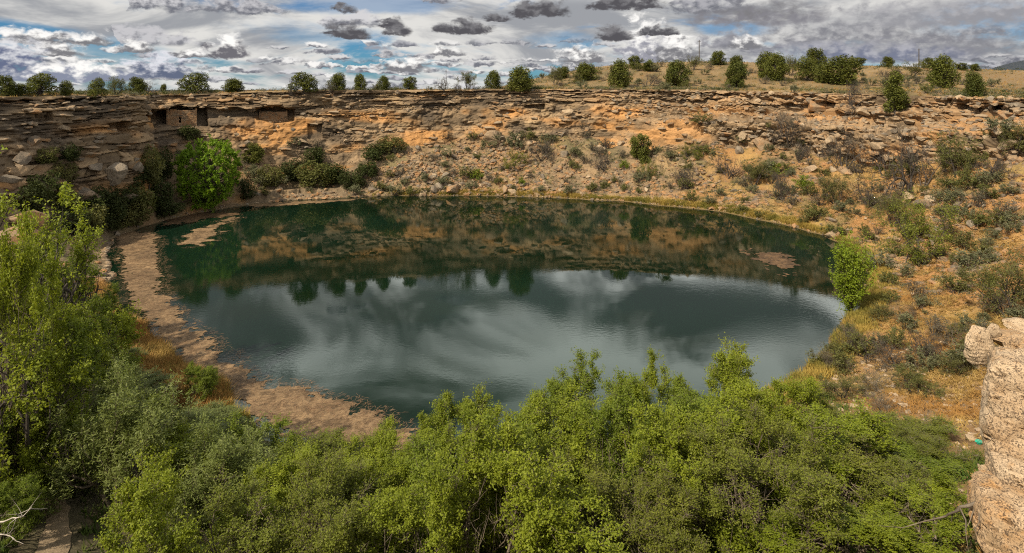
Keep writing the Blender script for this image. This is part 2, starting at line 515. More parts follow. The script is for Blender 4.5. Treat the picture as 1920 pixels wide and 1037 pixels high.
NCOL = 1750
tt = np.linspace(0, len(ST), 8001)
cv = periodic_cr(ST[:, :8], tt)
dl = 0.5 * np.hypot(np.diff(cv[:, 2]), np.diff(cv[:, 3])) + 0.5 * np.hypot(np.diff(cv[:, 5]), np.diff(cv[:, 6]))
wl = dl * lin(ST[:, 8], 0.5 * (tt[1:] + tt[:-1]))
cum = np.concatenate(([0], np.cumsum(wl)))
arc_full = np.concatenate(([0], np.cumsum(dl)))
tc = np.interp(np.linspace(0, cum[-1], NCOL + 1)[:-1], cum, tt)
C = periodic_cr(ST[:, :8], tc)
ARC = np.interp(tc, tt, arc_full)
farw = sstep(50, 75, C[:, 6])
C[:, 4] += farw * (1.9 * fbm(ARC / 10.0, ARC * 0 + 8, octaves=3, seed=15) + 0.5 * vnoise(ARC / 2.2, ARC * 0, seed=19))
C[:, 5:7] += (farw * 1.3 * fbm(ARC / 13.0, ARC * 0 + 2, octaves=3, seed=16))[:, None] * (np.array([-2.0, 72.0]) - C[:, 5:7]) / 60.0
shore = C[:, 0:2]; foot = C[:, 2:4]; footz = C[:, 4]; rim = C[:, 5:7]; rimz = C[:, 7]
# small wanderings of shore, foot and rim
shore = shore + (fbm(ARC / 6.0, ARC * 0 + 3, octaves=3, seed=5)[:, None]) * 0.9 * (shore - np.array([-4, 75])) / np.linalg.norm(shore - np.array([-4, 75]), axis=1)[:, None]
# inward horizontal normal of the cliff (towards the water)
tan = np.roll(rim + foot, -8, 0) - np.roll(rim + foot, 8, 0)
tan /= np.linalg.norm(tan, axis=1)[:, None]
nrm = np.stack([tan[:, 1], -tan[:, 0]], 1)
cen = np.array([-2.0, 72.0])
flip = np.sum(nrm * (cen - foot), 1) < 0
nrm[flip] *= -1
rimpx = CX + FPX * rim[:, 0] / np.maximum(rim[:, 1], 1)
footpx = CX + FPX * foot[:, 0] / np.maximum(foot[:, 1], 1)
FAR = rim[:, 1] > 55

# --- cliff rows
NC = 112
v = np.linspace(0, 1, NC)
ZB = (footz - 1.2)[:, None]
Z = ZB + (rimz[:, None] - ZB) * v[None, :]
S = np.repeat(ARC[:, None], NC, 1)
PXc = np.repeat(rimpx[:, None], NC, 1)
bench = v + 0.10 * np.sin(v * math.pi * 4.0) / (math.pi)
bR = sstep(1150, 1350, rimpx)[:, None] * FAR[:, None]
ter = 0.18 * v + 0.64 * sstep(0.44, 0.60, v) + 0.18 * sstep(0.75, 0.85, v)
bench = bench[None, :] * (1 - bR) + ter[None, :] * bR
HX = foot[:, 0:1] + (rim - foot)[:, 0:1] * bench
HY_ = foot[:, 1:2] + (rim - foot)[:, 1:2] * bench
zl = Z + 0.55 * vnoise(S / 26.0, S * 0 + 1.3, seed=2) + 0.45 * fbm(S / 6.0, Z / 4.0, octaves=2, seed=3) + 0.16 * fbm(S / 1.3, Z / 1.0, octaves=2, seed=4)
rr = np.random.default_rng(11)
thick = []
while sum(thick) < 24:
    zc = sum(thick)
    thick.append(rr.uniform(0.28, 0.72) if zc > 15.3 else (rr.uniform(0.6, 1.6) if rr.random() < 0.5 else rr.uniform(0.25, 0.55)))
bnd = np.concatenate(([0], np.cumsum(thick)))
K = np.clip(np.searchsorted(bnd, zl, side='right') - 1, 0, len(thick) - 1)
TH = np.array(thick)[K]
fz = np.clip((zl - bnd[K]) / TH, 0, 1)
Lk = 1.4 + 6.5 * h1(np.arange(len(thick)), 5, 3) ** 1.4
U = S / Lk[K] + 7.7 * K + 0.8 * fbm(S / 2.4, Z / 0.9, octaves=3, seed=9)
BI = np.floor(U).astype(np.int64); fu = U - BI
hb = _hash(K, BI, K * 0, 41) * 2 - 1
hk = h1(K, 9, 23) * 2 - 1
e1 = np.minimum(fz, 1 - fz) * TH
e2 = np.minimum(fu, 1 - fu) * Lk[K]
gap = 1 - sstep(0.0, 0.15, e1)
gap2 = (1 - sstep(0.0, 0.16, e2)) * (_hash(K, BI, K * 0 + 3, 77) > 0.25)
rough = fbm(S / 11.0, Z / 7.0, octaves=4, seed=31)
fine = fbm(S / 1.7, Z / 1.1, octaves=3, seed=37)
upper = sstep(0.62, 0.75, v)[None, :]
# how clearly the beds show: crisp ledges in places, broken rubbly rock between
bed = 0.25 + 0.75 * sstep(-0.35, 0.25, fbm(S / 9.0, Z / 4.5, octaves=3, seed=43) + 0.35 * (upper - 0.4))
lump = np.abs(fbm(S / 1.9, Z / 1.3, octaves=3, seed=47))
disp = bed * (0.32 * hb + 0.75 * hk * (0.45 + 0.55 * upper) * np.clip(0.55 + 0.9 * vnoise(S / 4.5, K * 3.7, seed=58), 0.05, 1.4) - 0.62 * np.maximum(gap * np.clip(0.5 + 0.9 * vnoise(S / 3.2, K * 2.3 + 0.5, seed=59), 0, 1.2), gap2 * 0.5)) + 1.75 * rough + (0.30 + 0.5 * (1 - bed)) * fine - (1 - bed) * 1.5 * (0.28 - lump) + bR * 1.0 * (lump - 0.2)
# smooth, barely bedded orange faces (massive rock) in places on the lower half of the cliff
massive = sstep(0.02, 0.30, fbm(S / 14.0, Z / 5.0, octaves=2, seed=51) + 0.25 * (1 - v)[None, :] - 0.05 - 0.6 * bR + 0.30 * sstep(370, 420, PXc) * sstep(800, 700, PXc) * sstep(0.75, 0.55, v)[None, :] + 0.25 * sstep(215, 235, PXc) * sstep(285, 270, PXc) * sstep(0.62, 0.5, v)[None, :] * FAR[:, None]) * (1 - upper)
disp = disp * (1 - 0.72 * massive) + massive * (0.25 * rough + 0.34 * fine)
# ragged overhanging rim slab
disp += 0.35 * sstep(0.90, 0.97, v)[None, :] * (0.4 + hb)
# alcoves and caves seen in the photograph: column x, z low, z high, half width px, depth
ALC = [(430, 14.3, 16.2, 125, 1.5), (515, 13.4, 16.0, 38, 2.6), (345, 12.9, 16.2, 38, 3.4), (296, 13.4, 16.2, 22, 4.5), (210, 14.2, 15.6, 26, 2.2), (1515, 14.9, 17.0, 55, 2.0), (1848, 15.6, 17.5, 62, 2.4),
       (1000, 15.6, 16.4, 20, 1.1), (950, 14.3, 15.2, 14, 1.0), (1290, 16.5, 17.4, 60, 0.9), (60, 16.2, 17.0, 18, 1.0), (590, 9.5, 13.0, 14, 1.0)]
for (ax, z0, z1, hw, dep) in ALC:
    zz0 = z0 + 0.4 * vnoise(S / 3.0, S * 0, seed=61); zz1 = z1 + 0.45 * vnoise(S / 2.4, S * 0 + 4, seed=62)
    w = sstep(hw, hw * 0.82, np.abs(PXc - ax)) * sstep(zz0 - 0.25, zz0 + 0.15, Z) * sstep(zz1 + 0.12, zz1 - 0.12, Z) * FAR[:, None]
    disp = disp * (1 - 0.9 * w) - dep * w
    lip = sstep(hw * 1.2, hw, np.abs(PXc - ax)) * sstep(zz1, zz1 + 0.2, Z) * sstep(zz1 + 1.5, zz1 + 0.7, Z) * FAR[:, None]
    disp += 0.35 * lip
fade = sstep(0.0, 0.05, v)[None, :]
disp *= fade * (0.12 + 0.88 * sstep(6, 20, np.hypot(rim[:, 0], rim[:, 1])))[:, None]
CXc = HX + nrm[:, 0:1] * disp
CYc = HY_ + nrm[:, 1:2] * disp
CZc = Z + 0.05 * fine + (bR * fade * sstep(1.0, 0.9, v)[None, :]) * (1.0 * (lump - 0.2) + 0.25 * fine)
# colour of the rock, its left side darkened to paint in the shade
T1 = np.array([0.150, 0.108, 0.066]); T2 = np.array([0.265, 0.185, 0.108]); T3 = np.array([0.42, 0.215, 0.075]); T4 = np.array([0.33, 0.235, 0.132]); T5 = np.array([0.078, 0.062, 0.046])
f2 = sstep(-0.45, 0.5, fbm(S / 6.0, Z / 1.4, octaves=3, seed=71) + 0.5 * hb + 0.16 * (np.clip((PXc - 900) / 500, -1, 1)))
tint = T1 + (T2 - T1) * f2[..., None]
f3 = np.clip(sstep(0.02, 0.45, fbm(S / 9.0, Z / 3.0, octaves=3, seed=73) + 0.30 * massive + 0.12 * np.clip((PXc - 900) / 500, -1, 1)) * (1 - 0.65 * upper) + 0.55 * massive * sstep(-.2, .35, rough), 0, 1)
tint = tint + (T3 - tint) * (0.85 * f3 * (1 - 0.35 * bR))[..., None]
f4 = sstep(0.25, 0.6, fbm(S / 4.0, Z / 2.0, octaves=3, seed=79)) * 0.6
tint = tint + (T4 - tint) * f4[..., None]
f5 = sstep(0.15, 0.5, fbm(S / 8.0, Z / 3.5, octaves=4, seed=83) - 0.25 * np.clip((PXc - 700) / 500, -1, 1) + 0.06) * (1 - 0.55 * massive)  # dark varnish patches, spread further leftwards as painted shade
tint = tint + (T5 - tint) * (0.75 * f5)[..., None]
# black water stains down the massive face under the ruin
streak = sstep(0.22, 0.5, fbm(S / 0.9, Z / 14.0, octaves=3, seed=89)) * massive * sstep(900, 500, PXc)
tint = tint + (T5 * 0.6 - tint) * (0.75 * streak)[..., None]
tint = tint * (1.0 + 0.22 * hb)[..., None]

# --- slope rows, from under water up to the foot of the cliff
NS = 100
s = np.concatenate((np.array([-0.20, -0.10, -0.045, -0.02]), np.linspace(0, 1, NS - 4)))
fx0 = CXc[:, 0] ; fy0 = CYc[:, 0]
GX = shore[:, 0:1] + (fx0 - shore[:, 0])[:, None] * s[None, :]
GY = shore[:, 1:2] + (fy0 - shore[:, 1])[:, None] * s[None, :]
sp_ = np.clip(s, 0, 1)
prof = 0.42 * sp_ + 0.58 * sp_ ** 1.7
zf = (footz - 1.2)
Lw = np.hypot(fx0 - shore[:, 0], fy0 - shore[:, 1])
GZ = 0.10 + (zf[:, None] - 0.10) * prof[None, :]
GZ[:, :4] = np.array([-3.0, -1.6, -0.55, -0.12])[None, :]
amp = sstep(0.0, 0.12, sp_) * sstep(1.0, 0.94, sp_)
rfar = GY > 50
GZ += amp[None, :] * (1.0 * fbm(GX / 9, GY / 9, octaves=4, seed=101) + 0.35 * fbm(GX / 1.6, GY / 1.6, octaves=3, seed=103)) * (0.6 + 0.4 * rfar)
GZ[:, 4:] += 0.10 * sstep(0.0, 0.03, sp_[4:])[None, :] * (1 + fbm(GX[:, 4:] / 1.2, GY[:, 4:] / 1.2, octaves=2, seed=105))
GZ[:, -1] = CZc[:, 0]
rocky = sstep(-0.15, 0.3, fbm(GX / 6, GY / 6, octaves=3, seed=115)) * sstep(0.06, 0.3, sp_)[None, :] * sstep(1.0, 0.95, sp_)[None, :] * rfar
GZ += rocky * 1.1 * (np.abs(fbm(GX / 1.5, GY / 1.5, octaves=4, seed=116)) - 0.2)
# broken ledges in the upper talus of the far and right-hand slopes
led = fbm(GX / 7, GY / 7, octaves=3, seed=107)
lz = GZ / 1.1 + 0.7 * fbm(GX / 10, GY / 10, octaves=2, seed=109)
fr = lz - np.floor(lz)
stepz = (np.floor(lz) + sstep(0.55, 0.95, fr) - lz) * 1.1
GZ += stepz * sstep(0.05, 0.35, led) * sstep(0.25, 0.5, sp_)[None, :] * sstep(1.0, 0.93, sp_)[None, :] * 0.8 * rfar

px_g = CX + FPX * GX / np.maximum(GY, 1)
A1 = np.array([0.33, 0.17, 0.06]); A2 = np.array([0.25, 0.175, 0.10]); A3 = np.array([0.155, 0.118, 0.075]); A4 = np.array([0.33, 0.225, 0.08]); A5 = np.array([0.085, 0.075, 0.045]); A6 = np.array([0.10, 0.115, 0.045])
g1 = sstep(-0.35, 0.35, fbm(GX / 8, GY / 8, octaves=4, seed=111) + 0.35 * np.clip((px_g - 1250) / 400, -1, 1))
gt = A3 + (A2 - A3) * sstep(-0.3, 0.4, fbm(GX / 3, GY / 3, octaves=4, seed=113))[..., None]
gt = gt + (A1 - gt) * (0.75 * g1)[..., None]
veg = sstep(0.0, 0.4, fbm(GX / 4.5, GY / 4.5, octaves=4, seed=118)) * rfar
gt = gt + (np.array([0.135, 0.125, 0.06]) - gt) * (0.6 * veg)[..., None]
grassy = sstep(-0.1, 0.4, fbm(GX / 5, GY / 5, octaves=3, seed=117)) * sstep(1100, 1500, px_g) * 0.6 + sstep(0.16, 0.02, sp_)[None, :] * sstep(700, 900, px_g) * 0.9
gt = gt + (A4 - gt) * np.clip(grassy, 0, 0.9)[..., None]
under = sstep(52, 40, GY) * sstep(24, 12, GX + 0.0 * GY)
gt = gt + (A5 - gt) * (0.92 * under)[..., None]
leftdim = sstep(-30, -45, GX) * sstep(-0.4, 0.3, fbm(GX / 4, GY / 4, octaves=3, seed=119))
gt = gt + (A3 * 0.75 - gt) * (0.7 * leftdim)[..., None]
wet = sstep(0.018, 0.0, sp_)[None, :] * np.ones_like(GX)
gt = gt + (np.array([0.10, 0.075, 0.04]) - gt) * (0.8 * wet)[..., None]
# trodden pale path at the bottom of the frame
def dist_poly(X, Y, P):
    d = np.full(X.shape, 1e9)
    for a, b in zip(P[:-1], P[1:]):
        ab = b - a; L2 = ab @ ab
        t = np.clip(((X - a[0]) * ab[0] + (Y - a[1]) * ab[1]) / L2, 0, 1)
        d = np.minimum(d, np.hypot(X - a[0] - t * ab[0], Y - a[1] - t * ab[1]))
    return d

# --- plateau rows, rim outwards to the horizon
dd = np.concatenate(([0], 0.35 * (1.23 ** np.arange(1, 50))))
dd = dd[dd < 7000]
outw = (rim - cen); outw /= np.linalg.norm(outw, axis=1)[:, None]
k_s = sstep(2, 40, dd)[None, :]
ox = (-nrm[:, 0:1]) * (1 - k_s) + outw[:, 0:1] * k_s
oy = (-nrm[:, 1:2]) * (1 - k_s) + outw[:, 1:2] * k_s
UX = CXc[:, -1:] + ox * dd[None, :]
UY = CYc[:, -1:] + oy * dd[None, :]
def hill(X, Y):
    """the low hill that rises behind the right half of the far rim"""
    Yc = np.maximum(Y, 30.0)
    u = CX + FPX * X / Yc
    crest = np.interp(u, [820, 900, 1000, 1100, 1200, 1300, 1420, 1560, 1700, 1800, 1920, 2200, 2600], [-14, -9, 8, 28, 37, 41, 40, 36, 33, 29, 26, 22, 10])
    h = (CAMZ + crest * 205.0 / FPX) - 19.5
    r = Y
    return h * sstep(136, 212, r) * np.where(r > 215, np.exp(-((r - 215) / 190.0) ** 2), 1.0) * (Y > 60)
PZ = CZc[:, -1:] + 0.0 * UX
base_pl = 19.2
kk = sstep(0.0, 9.0, dd)[None, :]
PZ = PZ * (1 - kk) + base_pl * kk
PZ += sstep(0.6, 4, dd)[None, :] * (0.22 * fbm(UX / 5, UY / 5, octaves=3, seed=121) + 0.22)
PZ += sstep(3, 25, dd)[None, :] * 0.5 * fbm(UX / 30, UY / 30, octaves=3, seed=123)
PZ += hill(UX, UY)
lft = 1 - sstep(860, 1000, CX + FPX * UX / np.maximum(UY, 30))
PZ += -np.minimum(np.maximum(dd - 2.5, 0) * 0.034, 1.6 + np.maximum(dd - 50, 0) * 0.016)[None, :].clip(0, 45) * lft
PZ += sstep(60, 600, dd)[None, :] * (-9.0)
PZ += sstep(250, 900, dd)[None, :] * 7.0 * fbm(UX / 400, UY / 400, octaves=3, seed=125)
PZ += sstep(3200, 5200, dd)[None, :] * (-8 + 190 * sstep(0.66, 0.86, UX / np.maximum(UY, 50)) + 18 * fbm(UX / 1400, UY / 1400, octaves=4, seed=127))
PZ = np.where((UY < 60) & (np.hypot(UX, UY) < 40), np.minimum(PZ, 19.6), PZ)
pg = sstep(-0.3, 0.4, fbm(UX / 9, UY / 9, octaves=4, seed=131))
B1 = np.array([0.235, 0.165, 0.085]); B2 = np.array([0.185, 0.125, 0.062]); B3 = np.array([0.095, 0.085, 0.038])
ptc = B1 + (B2 - B1) * pg[..., None]
pg2 = sstep(0.0, 0.45, fbm(UX / 4, UY / 4, octaves=3, seed=133)) * 0.7
ptc = ptc + (B3 - ptc) * pg2[..., None]
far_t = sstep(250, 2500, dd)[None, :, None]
ptc = ptc + (np.array([0.030, 0.040, 0.052]) - ptc) * far_t  # distant land tinted dark blue, haze painted into its colour
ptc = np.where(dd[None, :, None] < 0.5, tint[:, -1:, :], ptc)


def grid_mesh(name, X, Y, Zz, mat, tintarr, smooth=False):
    n, m = X.shape
    verts = np.stack([X, Y, Zz], -1).reshape(-1, 3)
    idx = np.arange(n * m).reshape(n, m)
    nx = np.roll(idx, -1, 0)
    q = np.stack([idx[:, :-1], idx[:, 1:], nx[:, 1:], nx[:, :-1]], -1).reshape(-1, 4)
    return mesh_np(name, verts, q, None, [mat], None, smooth, {'tint': np.clip(tintarr, 0, 1).reshape(-1, 3)}), verts, q


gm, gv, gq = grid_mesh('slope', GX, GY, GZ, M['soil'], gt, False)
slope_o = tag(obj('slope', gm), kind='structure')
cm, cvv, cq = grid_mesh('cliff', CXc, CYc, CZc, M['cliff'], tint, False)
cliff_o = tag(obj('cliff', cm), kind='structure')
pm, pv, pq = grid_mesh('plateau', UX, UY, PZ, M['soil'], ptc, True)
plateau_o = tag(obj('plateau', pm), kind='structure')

BVH_G = BVHTree.FromPolygons(gv.tolist(), gq.tolist())
BVH_C = BVHTree.FromPolygons(cvv.tolist(), cq.tolist())
BVH_P = BVHTree.FromPolygons(pv.tolist(), pq.tolist())
EYE = Vector((0, 0, CAMZ))


def ray(x, y, which='gcp'):
    """first terrain point behind a photo pixel: (point, normal, 'g'|'c'|'p')"""
    d = Vector(((x - CX) / FPX, 1.0, -(y - HY) / FPX)).normalized()
    best = None
    for c, b in (('g', BVH_G), ('c', BVH_C), ('p', BVH_P)):
        if c not in which:
            continue
        h = b.ray_cast(EYE + d * 9.0, d, 4000.0)
        if h[0] is not None and (best is None or h[3] < best[3]):
            best = (h[0], h[1], c, h[3])
    return best[:3] if best else None


def drop(X, Y):
    """terrain height under a point"""
    zb = None
    for b in (BVH_G, BVH_P, BVH_C):
        h = b.ray_cast(Vector((X, Y, 400.0)), Vector((0, 0, -1)), 800.0)
        if h[0] is not None and (zb is None or h[0].z > zb):
            zb = h[0].z
    return zb if zb is not None else 0.0


def at(x, y, Y):
    return Vector(((x - CX) / FPX * Y, Y, CAMZ - (y - HY) / FPX * Y))


def to_px(p):
    return CX + FPX * p[0] / p[1], HY + FPX * (CAMZ - p[2]) / p[1]


# path: its own trodden strip laid on the slope
PATH = np.array([ray(x_, y_, 'g')[0][:2] for x_, y_ in ((60, 1200), (88, 1090), (100, 1030), (108, 980), (104, 930), (112, 885), (92, 850), (60, 820), (10, 800))])
def build_path():
    pts = []
    for a, b in zip(PATH[:-1], PATH[1:]):
        for t in np.linspace(0, 1, 14, endpoint=False):
            pts.append(a + (b - a) * t)
    pts = np.array(pts)
    tg = np.gradient(pts, axis=0); tg /= np.linalg.norm(tg, axis=1)[:, None]
    nm = np.stack([-tg[:, 1], tg[:, 0]], 1)
    W = np.linspace(-0.42, 0.42, 9)
    V = []
    for i, p in enumerate(pts):
        wob = 1 + 0.3 * float(vnoise(i / 4.0, 2.0, seed=5))
        for w in W:
            q = p + nm[i] * w * wob
            V.append((q[0], q[1], drop(q[0], q[1]) + 0.03))
    n = len(pts)
    idx = np.arange(n * 9).reshape(n, 9)
    q = np.stack([idx[:-1, :-1], idx[:-1, 1:], idx[1:, 1:], idx[1:, :-1]], -1).reshape(-1, 4)
    V = np.array(V)
    tn = np.tile(np.array([[0.25, 0.19, 0.125]]), (len(V), 1)) * (1 + 0.2 * vnoise(V[:, 0], V[:, 1], seed=8))[:, None]
    tag(obj('path', mesh_np('path', V, q, None, [M['soil']], None, True, {'tint': tn})), kind='structure')


build_path()

# ------------------------------------------------------------------ water
def water_mat():
    m, k = new_mat('pool_water')
    pos = k.n('ShaderNodeTexCoord').outputs['Object']
    mp = k.n('ShaderNodeMapping', {'Vector': pos, 'Scale': (1.0, 1.6, 1.0)}).outputs[0]
    n1 = k.noise(mp, 2.6, 3.0, 0.55)
    n2 = k.noise(mp, 0.35, 2.0, 0.5)
    # breeze ruffles parts of the surface more than others
    ruf = k.smooth(k.noise(pos, 0.055, 3.0), 0.40, 0.62, 0.15, 1.0)
    h = k.m('ADD', k.m('MULTIPLY', n1, ruf), k.m('MULTIPLY', n2, 0.8))
    bmp = k.n('ShaderNodeBump', {'Height': h, 'Strength': 0.032, 'Distance': 0.08})
    dep = k.noise(pos, 0.03, 3.0)
    col = k.mix(k.smooth(dep, 0.35, 0.65), (0.003, 0.010, 0.004), (0.005, 0.016, 0.009))
    p = k.n('ShaderNodeBsdfPrincipled', {'Base Color': col, 'Specular Tint': (0.60, 1.0, 0.84, 1.0), 'Roughness': 0.015, 'IOR': 1.38, 'Normal': bmp.outputs[0]})
    finish(k, p.outputs[0])
    return m


wn = 240
ids = np.linspace(0, NCOL, wn, endpoint=False).astype(int)
wr = shore[ids] + (shore[ids] - cen) / np.linalg.norm(shore[ids] - cen, axis=1)[:, None] * 0.8
wv = np.concatenate([np.array([[cen[0], cen[1], 0.0]]), np.concatenate([wr, np.zeros((wn, 1))], 1)])
wt = [(0, 1 + i, 1 + (i + 1) % wn) for i in range(wn)]
water_o = tag(obj('water', mesh_np('water', wv, None, wt, [water_mat()])), kind='structure')
# keep the sheet facing up
if water_o.data.polygons[0].normal.z < 0:
    water_o.data.flip_normals()


# ------------------------------------------------------------------ floating pondweed
def weed_mat(name, lo, hi):
    m, k = new_mat(name)
    pos = k.n('ShaderNodeTexCoord').outputs['Object']
    mp = k.n('ShaderNodeMapping', {'Vector': pos, 'Scale': (1.0, 1.0, 1.0), 'Rotation': (0, 0, 0.5)}).outputs[0]
    n1 = k.noise(mp, 1.2, 5.0, 0.65, 1.5)
    n2 = k.noise(mp, 7.0, 5.0, 0.75, 3.0)
    col = k.mix(k.smooth(n1, 0.34, 0.62), lo, hi)
    n0 = k.noise(mp, 0.28, 5.0, 0.6, 0.8)
    v = k.m('MULTIPLY', k.m('MULTIPLY_ADD', n2, 2.6, -0.3), k.m('MULTIPLY_ADD', n0, 2.2, -0.1))
    col = k.mix(1.0, col, k.n('ShaderNodeCombineXYZ', {0: v, 1: v, 2: v}).outputs[0], 'MULTIPLY')
    bmp = k.n('ShaderNodeBump', {'Height': k.m('ADD', n1, n2), 'Strength': 0.6, 'Distance': 0.08})
    p = k.n('ShaderNodeBsdfPrincipled', {'Base Color': col, 'Roughness': 0.7, 'Normal': bmp.outputs[0]})
    p.inputs['Specular IOR Level'].default_value = 0.3
    finish(k, p.outputs[0])
    return m


M['weed'] = weed_mat('floating_pondweed', (0.088, 0.056, 0.027), (0.215, 0.142, 0.074))
M['weed_dark'] = weed_mat('sunken_pondweed', (0.045, 0.026, 0.012), (0.12, 0.07, 0.032))
M['strand'] = blade_mat('pondweed_strand', (0.20, 0.12, 0.07), (0.36, 0.25, 0.16), (0.28, 0.17, 0.10))


def inside_sd(X, Y, P):
    """signed distance, positive inside the polygon"""
    d = dist_poly(X, Y, np.vstack([P, P[:1]]))
    ins = np.zeros(X.shape, bool)
    n = len(P)
    for i in range(n):
        x1, y1 = P[i]; x2, y2 = P[(i + 1) % n]
        c = ((y1 > Y) != (y2 > Y)) & (X < (x2 - x1) * (Y - y1) / (y2 - y1 + 1e-12) + x1)
        ins ^= c
    return np.where(ins, d, -d)


def pondweed(px_poly, label, cell=0.13, edge=1.0, holes=0.0, nstr=1500, seed=1, mat='weed'):
    P = np.array([(a.x, a.y) for a in (at(x, y, FPX * (CAMZ - 0.02) / (y - HY)) for x, y in px_poly)])
    lo = P.min(0) - 1.5; hi = P.max(0) + 1.5
    gx = np.arange(lo[0], hi[0], cell); gy = np.arange(lo[1], hi[1], cell)
    X, Y = np.meshgrid(gx, gy, indexing='ij')
    sd = inside_sd(X, Y, P)
    fld = sd + edge * (fbm(X / 1.3, Y / 1.3, octaves=5, seed=seed, gain=0.62) * 1.9) - holes * (0.15 + fbm(X / 1.5, Y / 1.2, octaves=5, seed=seed + 5, gain=0.6)) * 4
    # solid in the middle, thinning out to scraps at the edge
    keep = (fld > 0.6) | ((fld > 0) & (vnoise(X / 0.33, Y / 0.33, seed=seed + 21) < 2.6 * fld - 0.7))
    zz = 0.018 + 0.035 * np.clip(fld, 0, 1) * (0.5 + 0.5 * fbm(X / 0.8, Y / 0.8, octaves=2, seed=seed + 9))
    jx = X + cell * 0.35 * vnoise(X * 5.1, Y * 5.1, seed=3); jy = Y + cell * 0.35 * vnoise(X * 5.3, Y * 5.3, seed=4)
    idx = -np.ones(X.shape, int)
    k4 = keep[:-1, :-1] & keep[1:, :-1] & keep[1:, 1:] & keep[:-1, 1:]
    used = np.zeros(X.shape, bool)
    for a, b in ((0, 0), (1, 0), (1, 1), (0, 1)):
        used[a:a + k4.shape[0], b:b + k4.shape[1]] |= k4
    idx[used] = np.arange(used.sum())
    V = np.stack([jx[used], jy[used], zz[used]], 1)
    q = np.stack([idx[:-1, :-1][k4], idx[1:, :-1][k4], idx[1:, 1:][k4], idx[:-1, 1:][k4]], 1)
    root = obj('pondweed_mat', mesh_np('pondweed_mat', V, q, None, [M[mat]], None, True))
    tag(root, label, 'pondweed', 'mats of pondweed floating on the pool')
    # loose strands lying over the mat and trailing off its edge
    r = np.random.default_rng(seed)
    cand = np.argwhere(fld > -0.5)
    if nstr and len(cand):
        c = cand[r.integers(0, len(cand), nstr)]
        p0 = np.stack([X[c[:, 0], c[:, 1]], Y[c[:, 0], c[:, 1]], 0.03 + 0.05 * r.random(nstr)], 1)
        ang = r.normal(0.5, 0.9, nstr); L = r.uniform(0.2, 0.6, nstr); w = r.uniform(0.006, 0.016, nstr)
        d = np.stack([np.cos(ang), np.sin(ang), 0 * ang], 1); nn = np.stack([-np.sin(ang), np.cos(ang), 0 * ang], 1)
        mid = p0 + d * (L / 2)[:, None] + nn * (r.normal(0, 0.06, nstr))[:, None] + np.array([0, 0, 0.02])
        end = p0 + d * L[:, None]
        VV = np.stack([p0, mid - nn * w[:, None], mid + nn * w[:, None], end], 1).reshape(-1, 3)
        b = np.arange(nstr) * 4
        qq = np.stack([b, b + 1, b + 3, b + 2], 1)
        so = obj('strands', mesh_np('strands', VV, qq, None, [M['strand']]), root)
        so['kind'] = 'stuff'
    return root


pondweed([(213, 442), (245, 432), (290, 436), (300, 455), (305, 480), (300, 505), (308, 540), (341, 583), (364, 613), (410, 653), (468, 699), (518, 724), (578, 732),
          (650, 752), (715, 780), (770, 808), (775, 845), (600, 850), (500, 800), (410, 735), (345, 690), (300, 640), (262, 590), (235, 550), (222, 500), (213, 470)],
         'long brown pondweed mat lining the near shore below the willows', nstr=9000, edge=0.75, holes=0.0, seed=4)
pondweed([(330, 452), (345, 436), (385, 424), (410, 414), (455, 406), (420, 422), (415, 436), (405, 450), (380, 461), (330, 461)],
         'ragged tan pondweed mat adrift off the round green tree', nstr=900, edge=0.9, holes=0.45, seed=6)
pondweed([(450, 384), (520, 379), (600, 375), (700, 371), (640, 378), (560, 384), (480, 389)],
         'thin tan pondweed strip against the far bank beside the round green tree', nstr=500, edge=0.5, seed=8)
pondweed([(320, 398), (360, 396), (430, 396), (455, 402), (420, 409), (380, 414), (340, 420), (300, 424), (296, 412)],
         'brown pondweed mat at the foot of the round green tree', nstr=300, edge=0.7, holes=0.35, seed=9, mat='weed_dark')
pondweed([(1385, 470), (1430, 466), (1470, 474), (1500, 492), (1490, 512), (1460, 518), (1430, 500), (1400, 488)],
         'dark brown pondweed mat out on the water before the slope with bare trees', nstr=0, edge=1.2, holes=0.55, seed=12, mat='weed_dark')

# ------------------------------------------------------------------ building blocks of plants and rocks
def tubes(segs, sides_thick=5, thin=0.02):
    """tapered open tubes along the segments (p0, p1, r0, r1)"""
    A = np.array([s_[0] for s_ in segs], float); B = np.array([s_[1] for s_ in segs], float)
    R0 = np.array([s_[2] for s_ in segs]); R1 = np.array([s_[3] for s_ in segs])
    D = B - A; D /= np.maximum(np.linalg.norm(D, axis=1), 1e-9)[:, None]
    ref = np.where(np.abs(D[:, 2:3]) > 0.9, np.array([[1.0, 0, 0]]), np.array([[0, 0, 1.0]]))
    Uu = np.cross(D, ref); Uu /= np.linalg.norm(Uu, axis=1)[:, None]
    Vv = np.cross(D, Uu)
    vs_, qs_ = [], []; base = 0
    for mask, k in ((R0 > thin, sides_thick), (R0 <= thin, 3)):
        n = int(mask.sum())
        if not n:
            continue
        a = np.linspace(0, 2 * math.pi, k, endpoint=False)
        ca, sa = np.cos(a), np.sin(a)
        ring = Uu[mask][:, None, :] * ca[None, :, None] + Vv[mask][:, None, :] * sa[None, :, None]
        lo = A[mask][:, None, :] + ring * R0[mask][:, None, None]
        hi = B[mask][:, None, :] + ring * R1[mask][:, None, None]
        vs_.append(np.concatenate([lo, hi], 1).reshape(-1, 3))
        b = base + np.arange(n)[:, None] * (2 * k)
        i = np.arange(k)[None, :]; j = (i + 1) % k
        qs_.append(np.stack([b + i, b + j, b + k + j, b + k + i], -1).reshape(-1, 4))
        base += n * 2 * k
    return np.concatenate(vs_), np.concatenate(qs_)


